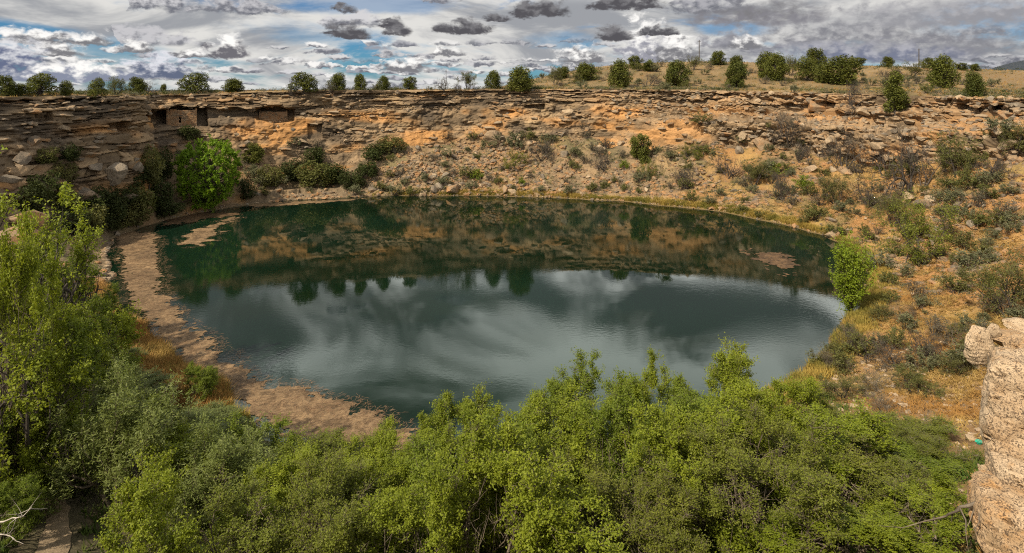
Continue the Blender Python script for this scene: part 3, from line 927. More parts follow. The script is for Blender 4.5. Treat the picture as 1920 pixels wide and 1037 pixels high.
def leaves(P, n_each, spread, L, W, r, up=0.3, droop=None, sky=0.75, tri=False):
    """n_each rhombic leaves scattered round each point, their upper sides turned more or less to the sky"""
    P = np.repeat(np.asarray(P, float), n_each, 0)
    n = len(P)
    off = r.normal(0, 1, (n, 3)); off *= (spread * r.random((n, 1)) ** 0.6) / np.linalg.norm(off, axis=1)[:, None]
    c = P + off
    nn = r.normal(0, 0.62, (n, 3)); nn[:, 2] += sky
    nn /= np.linalg.norm(nn, axis=1)[:, None]
    d = np.cross(nn, r.normal(0, 1, (n, 3))); d /= np.linalg.norm(d, axis=1)[:, None]
    w = np.cross(nn, d)
    l = L * r.uniform(0.6, 1.25, (n, 1)); wd = W * r.uniform(0.7, 1.2, (n, 1))
    if tri:
        V = np.stack([c, c + d * l + w * wd * 0.75, c + d * l * 0.8 - w * wd * 0.75], 1).reshape(-1, 3)
        return V, np.arange(n * 3).reshape(-1, 3)
    V = np.stack([c, c + d * l * 0.5 + w * wd * 0.5, c + d * l, c + d * l * 0.5 - w * wd * 0.5], 1).reshape(-1, 3)
    b = np.arange(n) * 4
    return V, np.stack([b, b + 1, b + 2, b + 3], 1)


def grow(r, stems, height, spread, levels, n_child, wob=0.25, r0=0.10, up=0.25, shrink=0.62, lean=0.5, start=0.3, flat=1.0, rmin=0.006):
    """branching skeleton: returns segments and the twig points that carry leaves"""
    segs, tips = [], []

    def br(p, d, L, rad, lv):
        ns = 4 if lv < levels else 3
        pts = [p]
        for i in range(ns):
            d = d + r.normal(0, wob, 3); d[2] += up * (0.5 if lv else 0.15); d = d / np.linalg.norm(d)
            q = p + d * (L / ns) * np.array([1, 1, flat])
            ra = rad * (1 - 0.75 * i / ns); rb = rad * (1 - 0.75 * (i + 1) / ns)
            segs.append((p, q, ra, rb))
            p = q; pts.append(p)
            if lv >= levels:
                tips.append(p)
        if lv < levels:
            nc = n_child[lv]
            for c in range(nc):
                f = start + (1 - start) * (c + r.random()) / nc
                i = min(int(f * ns), ns - 1)
                base = pts[i] + (pts[i + 1] - pts[i]) * (f * ns - i)
                ax = r.normal(0, 1, 3); ax -= d * (ax @ d); ax /= np.linalg.norm(ax)
                nd = d * r.uniform(0.35, 0.75) + ax * r.uniform(0.6, 1.0)
                nd[2] += 0.15
                br(base, nd / np.linalg.norm(nd), L * shrink * r.uniform(0.7, 1.15), max(rad * 0.5 * (1.1 - 0.5 * f), rmin), lv + 1)

    for s_ in range(stems):
        a = 2 * math.pi * (s_ + r.random() * 0.7) / stems
        d = np.array([math.cos(a) * lean, math.sin(a) * lean, 1.0]); d /= np.linalg.norm(d)
        br(np.array([math.cos(a), math.sin(a), 0.0]) * 0.08 * stems ** 0.5 + np.array([0, 0, -0.3]), d, height * r.uniform(0.8, 1.1), r0 * r.uniform(0.7, 1.1), 0)
    T = np.array(tips)
    # fit the crown to the asked height and spread
    hz = np.percentile(T[:, 2], 99); hw = np.percentile(np.hypot(T[:, 0], T[:, 1]), 96)
    sc = np.array([spread / hw, spread / hw, height / hz])
    segs = [(a * sc, b * sc, ra, rb) for a, b, ra, rb in segs]
    return segs, T * sc


def fuse(parts):
    V, Q, I = [], [], []; b = 0
    for v_, q_, mi in parts:
        V.append(v_); Q.append(q_ + b); I.append(np.full(len(q_), mi)); b += len(v_)
    return np.concatenate(V), np.concatenate(Q), np.concatenate(I)


class Plant:
    """a kind of plant: wood mesh + foliage mesh (unit height 1 at scale 1 is the built height)"""
    def __init__(s, wood, foliage, height, width):
        s.wood, s.foliage, s.h, s.w = wood, foliage, height, width


def make_tree(seed, leafmat, barkmat, stems=3, height=6.0, spread=3.0, levels=3, n_child=(5, 5, 5), n_leaf=9, leaf=(0.11, 0.06), lspread=0.22, bare=0.0, up=0.25, r0=0.11, lean=0.55, wob=0.22, flat=1.0, droop=None, rmin=0.006, start=0.3):
    r = np.random.default_rng(seed)
    segs, T = grow(r, stems, height, spread, levels, n_child, wob=wob, r0=r0, up=up, lean=lean, flat=flat, rmin=rmin, start=start)
    V, Q = tubes(segs)
    wood = mesh_np('trunk', V, Q, None, [barkmat], None, True)
    fol = None
    if n_leaf:
        n3 = fbm(T[:, 0] / 1.3, T[:, 1] / 1.3, T[:, 2] / 1.3, 2, seed)
        keep = (r.random(len(T)) > bare) & (n3 > -0.45)
        LV, LQ = leaves(T[keep], n_leaf, lspread, leaf[0], leaf[1], r, droop=droop, tri=True)
        fol = mesh_np('crown', LV, None, LQ, [leafmat])
    return Plant(wood, fol, height, spread * 2)


def make_blob_tree(seed, leafmat, barkmat, height=4.0, spread=2.0, lobes=14, n=4200, leaf=(0.22, 0.13), trunk=0.16, low=0.12, shell=0.62, pointy=0.0, clump=0.34):
    """dense evergreen crown: tufts over many lumps that hang on real limbs"""
    r = np.random.default_rng(seed)
    segs = []; P = []
    top = height
    for i in range(lobes):
        t = (i + 0.5) / lobes
        z = height * (low + (0.92 - low) * t)
        a = i * 2.399 + r.normal(0, 0.4)
        env = math.sin(math.pi * min(max((z / height) * 0.86 + 0.10, 0), 1)) ** 0.6 * (1 - pointy * z / height)
        rad = spread * env * r.uniform(0.30, 0.80)
        c = np.array([math.cos(a) * rad, math.sin(a) * rad, z])
        lr = spread * clump * r.uniform(0.75, 1.35)
        b0 = np.array([0, 0, z * 0.35]); mid = (b0 + c) / 2 + r.normal(0, 0.12, 3)
        segs += [(b0, mid, trunk * 0.45, trunk * 0.3), (mid, c, trunk * 0.3, trunk * 0.1)]
        k = int(n / lobes * (lr / (spread * clump)) ** 2)
        q = r.normal(0, 1, (k, 3)); q /= np.linalg.norm(q, axis=1)[:, None]
        q *= (lr * (shell + (1 - shell) * r.random((k, 1)) ** 0.5)) * (1 + 0.35 * fbm(q[:, 0] * 2.5, q[:, 1] * 2.5, q[:, 2] * 2.5, 2, seed + i))[:, None]
        q[:, 2] *= 1.08
        P.append(c + q)
    tr = [np.array([0, 0, -0.4]), np.array([r.normal(0, 0.1), r.normal(0, 0.1), height * 0.3]), np.array([r.normal(0, 0.2), r.normal(0, 0.2), height * 0.72])]
    segs += [(tr[0], tr[1], trunk, trunk * 0.75), (tr[1], tr[2], trunk * 0.75, trunk * 0.25)]
    V, Q = tubes(segs)
    wood = mesh_np('trunk', V, Q, None, [barkmat], None, True)
    P = np.concatenate(P); P = P[P[:, 2] > 0.05]
    LV, LQ = leaves(P, 1, 0.05, leaf[0], leaf[1], r, up=0.35, tri=True)
    return Plant(wood, mesh_np('crown', LV, None, LQ, [leafmat]), height, spread * 2)


def make_lobed_tree(seed, leafmat, barkmat, height=6.0, spread=3.0, stems=4, n_child=(5, 4), lobes=70, n_lobe=210, lobe=0.62, leaf=(0.13, 0.07), lean=0.75, wob=0.28, r0=0.10, twigs=7, sparse=0.2, shell=False):
    """broadleaf crown: a limb skeleton whose ends carry separate leafy sprays with gaps between them"""
    r = np.random.default_rng(seed)
    segs, T = grow(r, stems, height * 0.92, spread * 0.86, 2, n_child, wob=wob, r0=r0, up=0.05, lean=lean)
    # ends on the outside of the crown first
    cen_ = np.array([0, 0, height * 0.42])
    e = np.linalg.norm((T - cen_) / np.array([spread, spread, height * 0.58]), axis=1) + r.normal(0, 0.12, len(T))
    order = np.argsort(-e); pick = []
    for i in order:
        if all(np.linalg.norm(T[i] - T[j]) > lobe * 0.62 for j in pick):
            pick.append(i)
        if len(pick) >= lobes: break
    if shell:
        # a full round crown: sprays all over a bumpy dome, each on its own limb
        segs = [(np.array([0, 0, -0.4]), np.array([0.1, 0, height * 0.3]), r0 * 1.6, r0 * 1.3), (np.array([0.1, 0, height * 0.3]), np.array([0, 0.1, height * 0.7]), r0 * 1.3, r0 * 0.5)]
        C_ = []
        for i in range(lobes):
            u_ = 1 - 2 * (i + 0.5) / lobes; a = i * 2.39996
            q = np.array([math.sqrt(1 - u_ * u_) * math.cos(a), math.sqrt(1 - u_ * u_) * math.sin(a), u_])
            b_ = 1 + 0.20 * float(fbm(q[0] * 1.7, q[1] * 1.7, q[2] * 1.7, 2, seed))
            q = q * b_ * r.uniform(0.62, 0.92) ** 0.7 * np.array([spread, spread, height * 0.49]) + np.array([0, 0, height * 0.50])
            if q[2] < height * 0.04: continue
            C_.append(q)
            s0 = np.array([0, 0, min(max(q[2] * 0.6, height * 0.12), height * 0.6)]); md = (s0 + q) / 2 + r.normal(0, 0.2, 3)
            segs += [(s0, md, 0.06, 0.04), (md, q, 0.04, 0.015)]
        T = np.array(C_); pick = range(len(T))
    P, D = [], []
    for i in pick:
        c = T[i]; R_ = lobe * r.uniform(0.6, 1.3)
        k = int(n_lobe * (R_ / lobe) ** 2 * (0.25 if r.random() < sparse else 1.0))
        out = c - cen_; out /= np.linalg.norm(out) + 1e-6
        # sprays: short twigs fanning outwards and upwards, leaves strung along them
        for t in range(twigs + 4):
            d = r.normal(0, 0.75, 3) + out * 0.55 + np.array([0, 0, 0.55]); d /= np.linalg.norm(d)
            L = R_ * r.uniform(0.7, 1.35)
            m_ = c + d * L * 0.5 + r.normal(0, 0.05, 3); e_ = c + d * L + r.normal(0, 0.06, 3)
            segs += [(c, m_, 0.010, 0.007), (m_, e_, 0.007, 0.003)]
            kk_ = max(k // (twigs + 4), 3)
            f = r.uniform(0.15, 1.05, kk_)[:, None]
            P.append(c + (e_ - c) * f + r.normal(0, 0.075, (kk_, 3)))
    P = np.concatenate(P)
    V, Q = tubes(segs)
    wood = mesh_np('trunk', V, Q, None, [barkmat], None, True)
    LV, LQ = leaves(P, 1, 0.04, leaf[0], leaf[1], r, up=0.25, tri=True)
    return Plant(wood, mesh_np('crown', LV, None, LQ, [leafmat]), height, spread * 2)


def make_shrub(seed, leafmat, barkmat, height=1.2, spread=0.9, stems=16, n_leaf=7, leaf=(0.13, 0.06), bare=0.2, twig=0.008):
    """low desert shrub, stems and foliage in one mesh"""
    r = np.random.default_rng(seed)
    segs, tips = [], []
    for i in range(stems):
        a = r.uniform(0, 2 * math.pi); tilt = r.uniform(0.05, 1.15) ** 0.8
        d = np.array([math.cos(a) * math.sin(tilt), math.sin(a) * math.sin(tilt), math.cos(tilt)])
        L = r.uniform(0.65, 1.05)
        p = np.array([math.cos(a) * 0.06, math.sin(a) * 0.06, -0.08])
        for j in range(3):
            d = d + r.normal(0, 0.16, 3); d[2] += 0.08; d /= np.linalg.norm(d)
            q = p + d * L / 3
            segs.append((p, q, twig * (3 - j), twig * (2.2 - j * 0.8)))
            if j > 0:
                for c in range(4):
                    dd_ = d + r.normal(0, 0.55, 3); dd_ /= np.linalg.norm(dd_)
                    e = q + dd_ * L * 0.28 * r.uniform(0.6, 1.2)
                    segs.append((q, e, twig, twig * 0.4)); tips += [(q + e) / 2, e]
            p = q
    T = np.array(tips)
    sc = np.array([spread / np.percentile(np.hypot(T[:, 0], T[:, 1]), 95)] * 2 + [height / np.percentile(T[:, 2], 98)])
    segs = [(a * sc, b * sc, ra, rb) for a, b, ra, rb in segs]; T = T * sc
    V, Q = tubes(segs, 4, 0.03)
    parts = [(V, Q, 0)]
    if n_leaf:
        keep = r.random(len(T)) > bare
        LV, LQ = leaves(T[keep], n_leaf, 0.13, leaf[0], leaf[1], r)
        parts.append((LV, LQ, 1))
    V, Q, I = fuse(parts)
    return mesh_np('shrub', V, Q, None, [barkmat, leafmat], I)


def icos(sub):
    import bmesh
    bm = bmesh.new(); bmesh.ops.create_icosphere(bm, subdivisions=sub, radius=1.0)
    V = np.array([v_.co[:] for v_ in bm.verts]); F = np.array([[v_.index for v_ in f.verts] for f in bm.faces]); bm.free()
    return V, F


ICO = {i: icos(i) for i in (1, 2, 3, 4, 5)}


def rock_mesh(seed, mat, sub=3, planes=11, flat=0.62, rough=0.07, smooth=False, bedded=0.0):
    """angular block: a ball cut by random planes, then roughened"""
    r = np.random.default_rng(seed)
    V, F = ICO[sub][0].copy(), ICO[sub][1]
    nn = r.normal(0, 1, (planes, 3)); nn /= np.linalg.norm(nn, axis=1)[:, None]
    off = r.uniform(0.42, 0.80, planes)
    for a, o in zip(nn, off):
        t = V @ a - o
        V = V - np.where(t > 0, t, 0)[:, None] * a * 0.96
    V *= np.array([r.uniform(0.9, 1.3), r.uniform(0.75, 1.0), flat * r.uniform(0.8, 1.2)])
    f = fbm(V[:, 0] * 2.1 + seed, V[:, 1] * 2.1, V[:, 2] * 2.1, 4, seed)
    V = V * (1 + rough * 2.0 * f)[:, None]
    if bedded:
        zz = V[:, 2] / (0.16 * flat) + 0.6 * fbm(V[:, 0] * 1.5, V[:, 1] * 1.5, V[:, 2] * 0, 2, seed + 3)
        fr_ = np.abs(zz - np.floor(zz) - 0.5) * 2
        V[:, :2] *= (1 - bedded * sstep(0.55, 1.0, fr_) + bedded * 0.8 * (h1(np.floor(zz).astype(int), 4, seed) - 0.5))[:, None]
    V /= np.abs(V[:, 0]).max()
    return mesh_np('rock', V, None, F, [mat], None, smooth)


ROCKS = {}
for nm_, mt_ in (('tan', 'boulder'), ('grey', 'greyrock')):
    ROCKS[nm_] = [rock_mesh(200 + i + (50 if nm_ == 'grey' else 0), M[mt_], 3, 9 + i % 5, 0.55 + 0.1 * (i % 3)) for i in range(7)]
SLABS = [rock_mesh(300 + i, M['slab'], 3, 11 + i % 4, 0.36 + 0.10 * (i % 3), 0.10, bedded=0.08) for i in range(8)]

# ------------------------------------------------------------------ loose slabs and blocks that jut from the cliff (parts of the cliff)
def cliff_blocks():
    r = np.random.default_rng(5)
    n = 0
    while n < 290:
        x = r.uniform(-5, 1915)
        ytop = np.interp(x, [0, 270, 290, 900, 1400, 1900], [188, 188, 176, 168, 172, 184])
        y = ytop + (abs(r.normal(0, 1)) * 25 if r.random() < 0.35 else r.uniform(0, 105)) + 2
        if 280 < x < 560 and 196 < y < 242:
            continue
        h = ray(x, y, 'gc')
        if not h or h[2] != 'c':
            continue
        p, nn, _ = h
        s_ = r.uniform(0.35, 1.0) if y < ytop + 30 else r.uniform(0.35, 1.1)
        o = obj('rock_slab', SLABS[r.integers(len(SLABS))], cliff_o, p + Vector((0, 0.15, -0.05)) - nn * (0.3 * s_))
        tx = math.atan2(tan[np.argmin(np.abs(rimpx - x) + (~FAR) * 9999), 1], tan[np.argmin(np.abs(rimpx - x) + (~FAR) * 9999), 0])
        o.rotation_euler = (r.normal(0, 0.06), r.normal(0, 0.06), tx + r.normal(0, 0.25))
        o.scale = (s_ * r.uniform(0.8, 1.5), s_ * 0.9, s_ * r.uniform(0.7, 1.2))
        n += 1


cliff_blocks()


def rock_block(name, x, y, Y, face_az, width, depth, height, seed, mat, n=34, power=7.0, big=0.16, med=0.07, beds=0.06):
    """squared bedrock block: its upper left corner stands behind photo pixel (x, y) at distance Y, its face turned by face_az"""
    r = np.random.default_rng(seed)
    g = np.linspace(-1, 1, n)
    Vs, Qs = [], []; b = 0
    for ax in range(3):
        for sg in (-1, 1):
            A, B = np.meshgrid(g, g, indexing='ij')
            P = np.zeros((n, n, 3)); P[..., ax] = sg; P[..., (ax + 1) % 3] = A; P[..., (ax + 2) % 3] = B
            Vs.append(P.reshape(-1, 3)); idx = b + np.arange(n * n).reshape(n, n)
            q = np.stack([idx[:-1, :-1], idx[1:, :-1], idx[1:, 1:], idx[:-1, 1:]], -1).reshape(-1, 4)
            Qs.append(q if sg > 0 else q[:, ::-1]); b += n * n
    P = np.concatenate(Vs); Q = np.concatenate(Qs)
    P = P / (np.sum(np.abs(P) ** power, 1) ** (1 / power))[:, None]
    nrm_ = P / np.linalg.norm(P, axis=1)[:, None]
    W = P * np.array([width, depth, height]) / 2
    for _ in range(9):
        a_ = r.normal(0, 1, 3) * np.array([1, 1, 0.8]); a_ /= np.linalg.norm(a_)
        o_ = np.abs(a_) @ np.array([width, depth, height]) / 2 * r.uniform(0.62, 0.85)
        t_ = W @ a_ - o_
        W = W - np.where(t_ > 0, t_, 0)[:, None] * a_
    f1 = fbm(W[:, 0] / 1.6 + seed, W[:, 1] / 1.6, W[:, 2] / 1.6, 3, seed)
    f2 = fbm(W[:, 0] / 0.45, W[:, 1] / 0.45 + seed, W[:, 2] / 0.45, 3, seed + 5)
    zz = W[:, 2] / 0.7 + 0.8 * f1 + 0.25 * f2
    kb = np.floor(zz).astype(int); fr_ = zz - np.floor(zz)
    bed_ = (h1(kb, 3, seed) - 0.5) * 2 - 1.3 * (1 - sstep(0.0, 0.16, np.minimum(fr_, 1 - fr_)))
    f3 = fbm(W[:, 0] / 1.1 + 9, W[:, 1] / 1.1 + seed, W[:, 2] / 0.8, 3, seed + 11)
    crack = 1 - sstep(0.0, 0.028, np.abs(f3))
    W = W + nrm_ * (big * 2.2 * f1 + med * 2 * f2 + beds * bed_ - 0.16 * crack)[:, None]
    c, s_ = math.cos(face_az), math.sin(face_az)
    tl = at(x, y, Y)
    L = W + np.array([width / 2, depth / 2, -height / 2])
    X = L[:, 0] * c - L[:, 1] * s_; Yy = L[:, 0] * s_ + L[:, 1] * c
    return obj(name, mesh_np(name, np.stack([X, Yy, L[:, 2]], 1), Q, None, [mat]), None, tl)

# ------------------------------------------------------------------ placing helpers
ORD = ('first second third fourth fifth sixth seventh eighth ninth tenth eleventh twelfth thirteenth fourteenth fifteenth sixteenth seventeenth eighteenth nineteenth twentieth '
       'twenty-first twenty-second twenty-third twenty-fourth twenty-fifth twenty-sixth twenty-seventh twenty-eighth twenty-ninth thirtieth thirty-first thirty-second thirty-third '
       'thirty-fourth thirty-fifth thirty-sixth thirty-seventh thirty-eighth thirty-ninth fortieth forty-first forty-second forty-third forty-fourth forty-fifth').split()


def find(x, y, which='gcp'):
    for dy in range(0, 60, 3):
        h = ray(x, y + dy, which)
        if h and h[0].y < 420:
            return h[0]
    return None


def plant(kind, name, p, hgt, wid, rz, label, cat, group, tilt=0.0):
    """a copy of a plant with its trunk and crown, standing at p"""
    root = bpy.data.objects.new(name, None)
    root.empty_display_size = 0.3
    COL.objects.link(root)
    root.location = p
    root.rotation_euler = (tilt, 0, rz)
    sx = wid / kind.w; sz = hgt / kind.h
    root.scale = (sx, sx, sz)
    obj('trunk', kind.wood, root)
    if kind.foliage is not None:
        obj('crown', kind.foliage, root)
    tag(root, label, cat, group)
    return root


# ------------------------------------------------------------------ the ruin in the alcove
M['masonry'] = rock_mat('masonry_stone', base=(0.30, 0.19, 0.105), pale=(0.48, 0.345, 0.215), rust=(0.34, 0.17, 0.08), lich_amt=0.64, scale=2.6)
M['mortar'] = plain_mat('mud_mortar', (0.36, 0.23, 0.13), 0.95)
M['timber'] = bark_mat('old_timber', (0.07, 0.05, 0.035), (0.13, 0.10, 0.07))


def box_vq(lo, hi):
    x0, y0, z0 = lo; x1, y1, z1 = hi
    V = np.array([(x0, y0, z0), (x1, y0, z0), (x1, y1, z0), (x0, y1, z0), (x0, y0, z1), (x1, y0, z1), (x1, y1, z1), (x0, y1, z1)], float)
    Q = np.array([(0, 3, 2, 1), (4, 5, 6, 7), (0, 1, 5, 4), (1, 2, 6, 5), (2, 3, 7, 6), (3, 0, 4, 7)])
    return V, Q


def ruin(x0, x1, ytop, ybot, door, Yd, label, top_fn, depth=2.4):
    """masonry front with an opening and two return walls; door = (x0, x1, y top, y bottom) in photo pixels"""
    a = at(x0, ybot, Yd); b = at(x1, ytop, Yd)
    th = math.atan2(-(0.5 * (x0 + x1) - CX), FPX)          # the front looks across the pool, along the line of the cliff
    along = lambda x: ((x - x0) / FPX * Yd) / (math.cos(th) - (x - CX) / FPX * math.sin(th))
    W = along(x1); H = b.z - a.z
    d0 = at(door[0], door[3], Yd); d1 = at(door[1], door[2], Yd)
    dx0, dx1, dz0, dz1 = along(door[0]), along(door[1]), max(d0.z - a.z, 0.02), d1.z - a.z
    root = bpy.data.objects.new('stone_dwelling', None); COL.objects.link(root); root.location = (a.x, a.y, a.z); root.rotation_euler = (0, 0, th)
    tag(root, label, 'ruin')
    T = 0.42
    core = []
    for lo, hi in (((0, 0.05, -0.6), (dx0, T - 0.05, H * 0.93)), ((dx1, 0.05, -0.6), (W, T - 0.05, H * 0.93)), ((dx0, 0.06, -0.6), (dx1, T - 0.06, dz0)), ((dx0, 0.06, dz1), (dx1, T - 0.06, H * 0.93)),
                   ((0.03, T - 0.05, -0.6), (T, depth, H * 0.9)), ((W - T, T - 0.05, -0.6), (W - 0.03, depth, H * 0.9))):
        v_, q_ = box_vq(lo, hi); core.append((v_, q_, 0))
    V, Q, I = fuse(core)
    wall_ = obj('wall', mesh_np('wall', V, Q, None, [M['mortar']]), root)
    r = np.random.default_rng(int(x0))
    st = []
    z = -0.5
    def course(u0, u1, zz, hh, along):
        u = u0
        while u < u1 - 0.08:
            L = min(r.uniform(0.22, 0.55), u1 - u)
            if along == 'f' and u + L * 0.5 > dx0 and u + L * 0.5 < dx1 and zz + hh * 0.5 > dz0 and zz + hh * 0.5 < dz1:
                u += 0.1; continue
            if zz + hh > top_fn(u / W) * H and along == 'f':
                u += L; continue
            e = r.uniform(0, 0.05)
            if along == 'f':
                v_, q_ = box_vq((u + 0.015, -e, zz + 0.012), (u + L - 0.015, T + 0.02, zz + hh - 0.012))
            elif along == 'l':
                v_, q_ = box_vq((-e, u + 0.015, zz + 0.012), (T - 0.1, u + L - 0.015, zz + hh - 0.012))
            else:
                v_, q_ = box_vq((W - T + 0.1, u + 0.015, zz + 0.012), (W + e, u + L - 0.015, zz + hh - 0.012))
            st.append((v_ + r.normal(0, 0.012, v_.shape), q_, 0))
            u += L
    while z < H:
        hh = r.uniform(0.13, 0.24)
        course(0, W, z, hh, 'f'); course(T, depth, z, hh, 'l'); course(T, depth, z, hh, 'r')
        z += hh
    V, Q, I = fuse(st)
    so = obj('masonry', mesh_np('masonry', V, Q, None, [M['masonry'], M['slab'], M['boulder']], np.repeat(r.choice([0, 0, 1, 2], len(st)), 6)), wall_); so['kind'] = 'stuff'
    v_, q_ = box_vq((dx0 - 0.2, -0.06, dz1 - 0.03), (dx1 + 0.2, T, dz1 + 0.09))
    obj('lintel', mesh_np('lintel', v_, q_, None, [M['timber']]), wall_)


hr = ray(340, 243, 'c'); Y1 = (hr[0].y if hr else 114.0)
ruin(312, 369, 205, 236, (335.5, 341, 217, 231), Y1 + 0.5, 'roofless stone house with a small dark doorway in the cliff alcove', lambda u: 0.97 - 0.10 * sstep(0.72, 1.0, u) + 0.04 * np.sin(u * 9))
hr = ray(510, 230, 'c'); Y2 = (hr[0].y if hr else 117.0)
ruin(486, 539, 209, 227, (486.8, 491.5, 209.5, 219), Y2 + 0.35, 'low broken masonry wall with a dark window under the cliff overhang', lambda u: 1.0 - 0.5 * sstep(0.35, 1.0, u), 1.8)

# ------------------------------------------------------------------ plant kinds
M['lime_bright'] = leaf_mat('bright_lime_leaf', (0.22, 0.29, 0.022), (0.33, 0.40, 0.035), (0.14, 0.20, 0.014), 0.4)
JUN = [make_blob_tree(400 + i, M['juniper'], M['bark'], 4.0, 2.1, 24 + 3 * i, 6500, (0.22, 0.10), 0.17, 0.06, 0.5, 0.18 * (i % 3), 0.27) for i in range(5)]
JUN_TALL = make_blob_tree(420, M['juniper'], M['bark'], 6.0, 1.6, 20, 5200, (0.24, 0.12), 0.16, 0.08, 0.6, 0.35)
JUN_OPEN = [make_blob_tree(430 + i, M['juniper'], M['bark'], 4.0, 2.3, 14, 4000, (0.24, 0.12), 0.20, 0.16, 0.55, 0.0, 0.32) for i in range(2)]
ROUND = make_lobed_tree(440, M['vivid'], M['bark'], 11.0, 5.5, 7, (5, 4), 190, 190, 0.95, (0.27, 0.18), 0.75, 0.28, 0.22, 1, 0.08, True)
BARE = [make_tree(450 + i, M['greyscrub'], M['bark'], 4, 4.0, 2.6, 3, (6, 6, 5), 0 if i % 2 else 1, (0.10, 0.05), 0.15, 0.5, up=0.10, r0=0.11, lean=0.85, wob=0.30, rmin=0.013) for i in range(4)]
AIRY = [make_tree(460 + i, M['dull'], M['bark'], 4, 4.0, 2.8, 3, (5, 5, 4), 6, (0.14, 0.06), 0.26, 0.15, up=0.10, r0=0.10, lean=0.8, wob=0.26) for i in range(3)]
FG_L = [make_lobed_tree(470 + i, M['lime'], M['twig'], 6.0, 3.0, 5, (7, 6), 135, 400, 0.58, (0.105, 0.06)) for i in range(3)]
FG_G = [make_lobed_tree(480 + i, M['green'], M['twig'], 6.0, 3.0, 5, (7, 6), 135, 420, 0.58, (0.11, 0.056)) for i in range(2)]
FG_O = [make_lobed_tree(490 + i, M['olive'], M['twig'], 6.0, 3.0, 5, (7, 6), 125, 300, 0.58, (0.09, 0.048), 0.95, 0.34, 0.10, 9, 0.25) for i in range(3)]
WIL = [make_tree(500 + i, M['willow'], M['twig'], 6, 5.0, 2.4, 3, (6, 5, 5), 9, (0.17, 0.035), 0.20, 0.0, up=0.22, lean=0.7, wob=0.2) for i in range(2)]
BIG = make_lobed_tree(510, M['lime'], M['bark'], 11.0, 6.0, 4, (7, 6), 170, 170, 0.80, (0.17, 0.11), 0.8, 0.30, 0.30, 8, 0.35)
THORN = make_tree(515, M['greyscrub'], M['twig'], 5, 4.0, 2.4, 3, (6, 6, 5), 2, (0.07, 0.035), 0.15, 0.4, up=0.1, r0=0.05, lean=0.9, wob=0.32)
COLUMN = make_tree(520, M['lime_bright'], M['twig'], 12, 6.3, 1.55, 2, (11, 5), 9, (0.15, 0.10), 0.22, 0.12, up=0.3, r0=0.045, lean=0.2, wob=0.16, start=0.03)

# ------------------------------------------------------------------ trees that stand out
p = find(392, 392)
plant(ROUND, 'round_tree', Vector((p.x, p.y, p.z)), 11.4, 9.6, 0.6, 'broad vivid green tree at the water below the ruin', 'tree', None)
p = Vector((FPX * 0 + (1594 - CX) / FPX * 55.5, 55.5, 0.05))
plant(COLUMN, 'columnar_shrub', p, 6.5, 3.0, 0.3, 'narrow bright green shrub standing alone at the water edge', 'shrub', None)

# big leaning ash over the near bank, its dark limbs showing
def fg(kind, name, x, ytop, Y, wid, rz, label, cat, group, hmin=1.5):
    t = at(x, ytop, Y)
    g = drop(t.x, t.y)
    return plant(kind, name, Vector((t.x, t.y, g - 0.05)), max(t.z - g, hmin), wid, rz, label, cat, group)


fg(BIG, 'ash_tree', 20, 335, 35, 13.5, 0.4, 'tall lime-leaved tree with dark crooked limbs at the frame edge', 'tree', None)
fg(BIG, 'ash_tree', 120, 425, 40, 9.5, 2.6, 'lime-leaved tree with dark limbs reaching over pale boulders', 'tree', None)
fg(BIG, 'ash_tree', 10, 520, 27, 9.0, 4.2, 'yellow-green tree with dark branches above the trodden path', 'tree', None)

FGT = 'trees and bushes crowding the near bank'
OUT = np.array([(0, 420), (150, 480), (205, 590), (235, 660), (300, 700), (395, 735), (420, 760), (480, 800), (560, 830), (640, 795), (720, 805), (800, 795), (860, 735), (950, 745), (1050, 708), (1140, 692), (1185, 738),
                (1240, 690), (1310, 700), (1385, 648), (1430, 690), (1475, 690), (1530, 725), (1600, 760), (1680, 800), (1760, 850), (1815, 905), (1920, 990)], float)
def outline(x):
    return float(np.interp(x, OUT[:, 0], OUT[:, 1]))


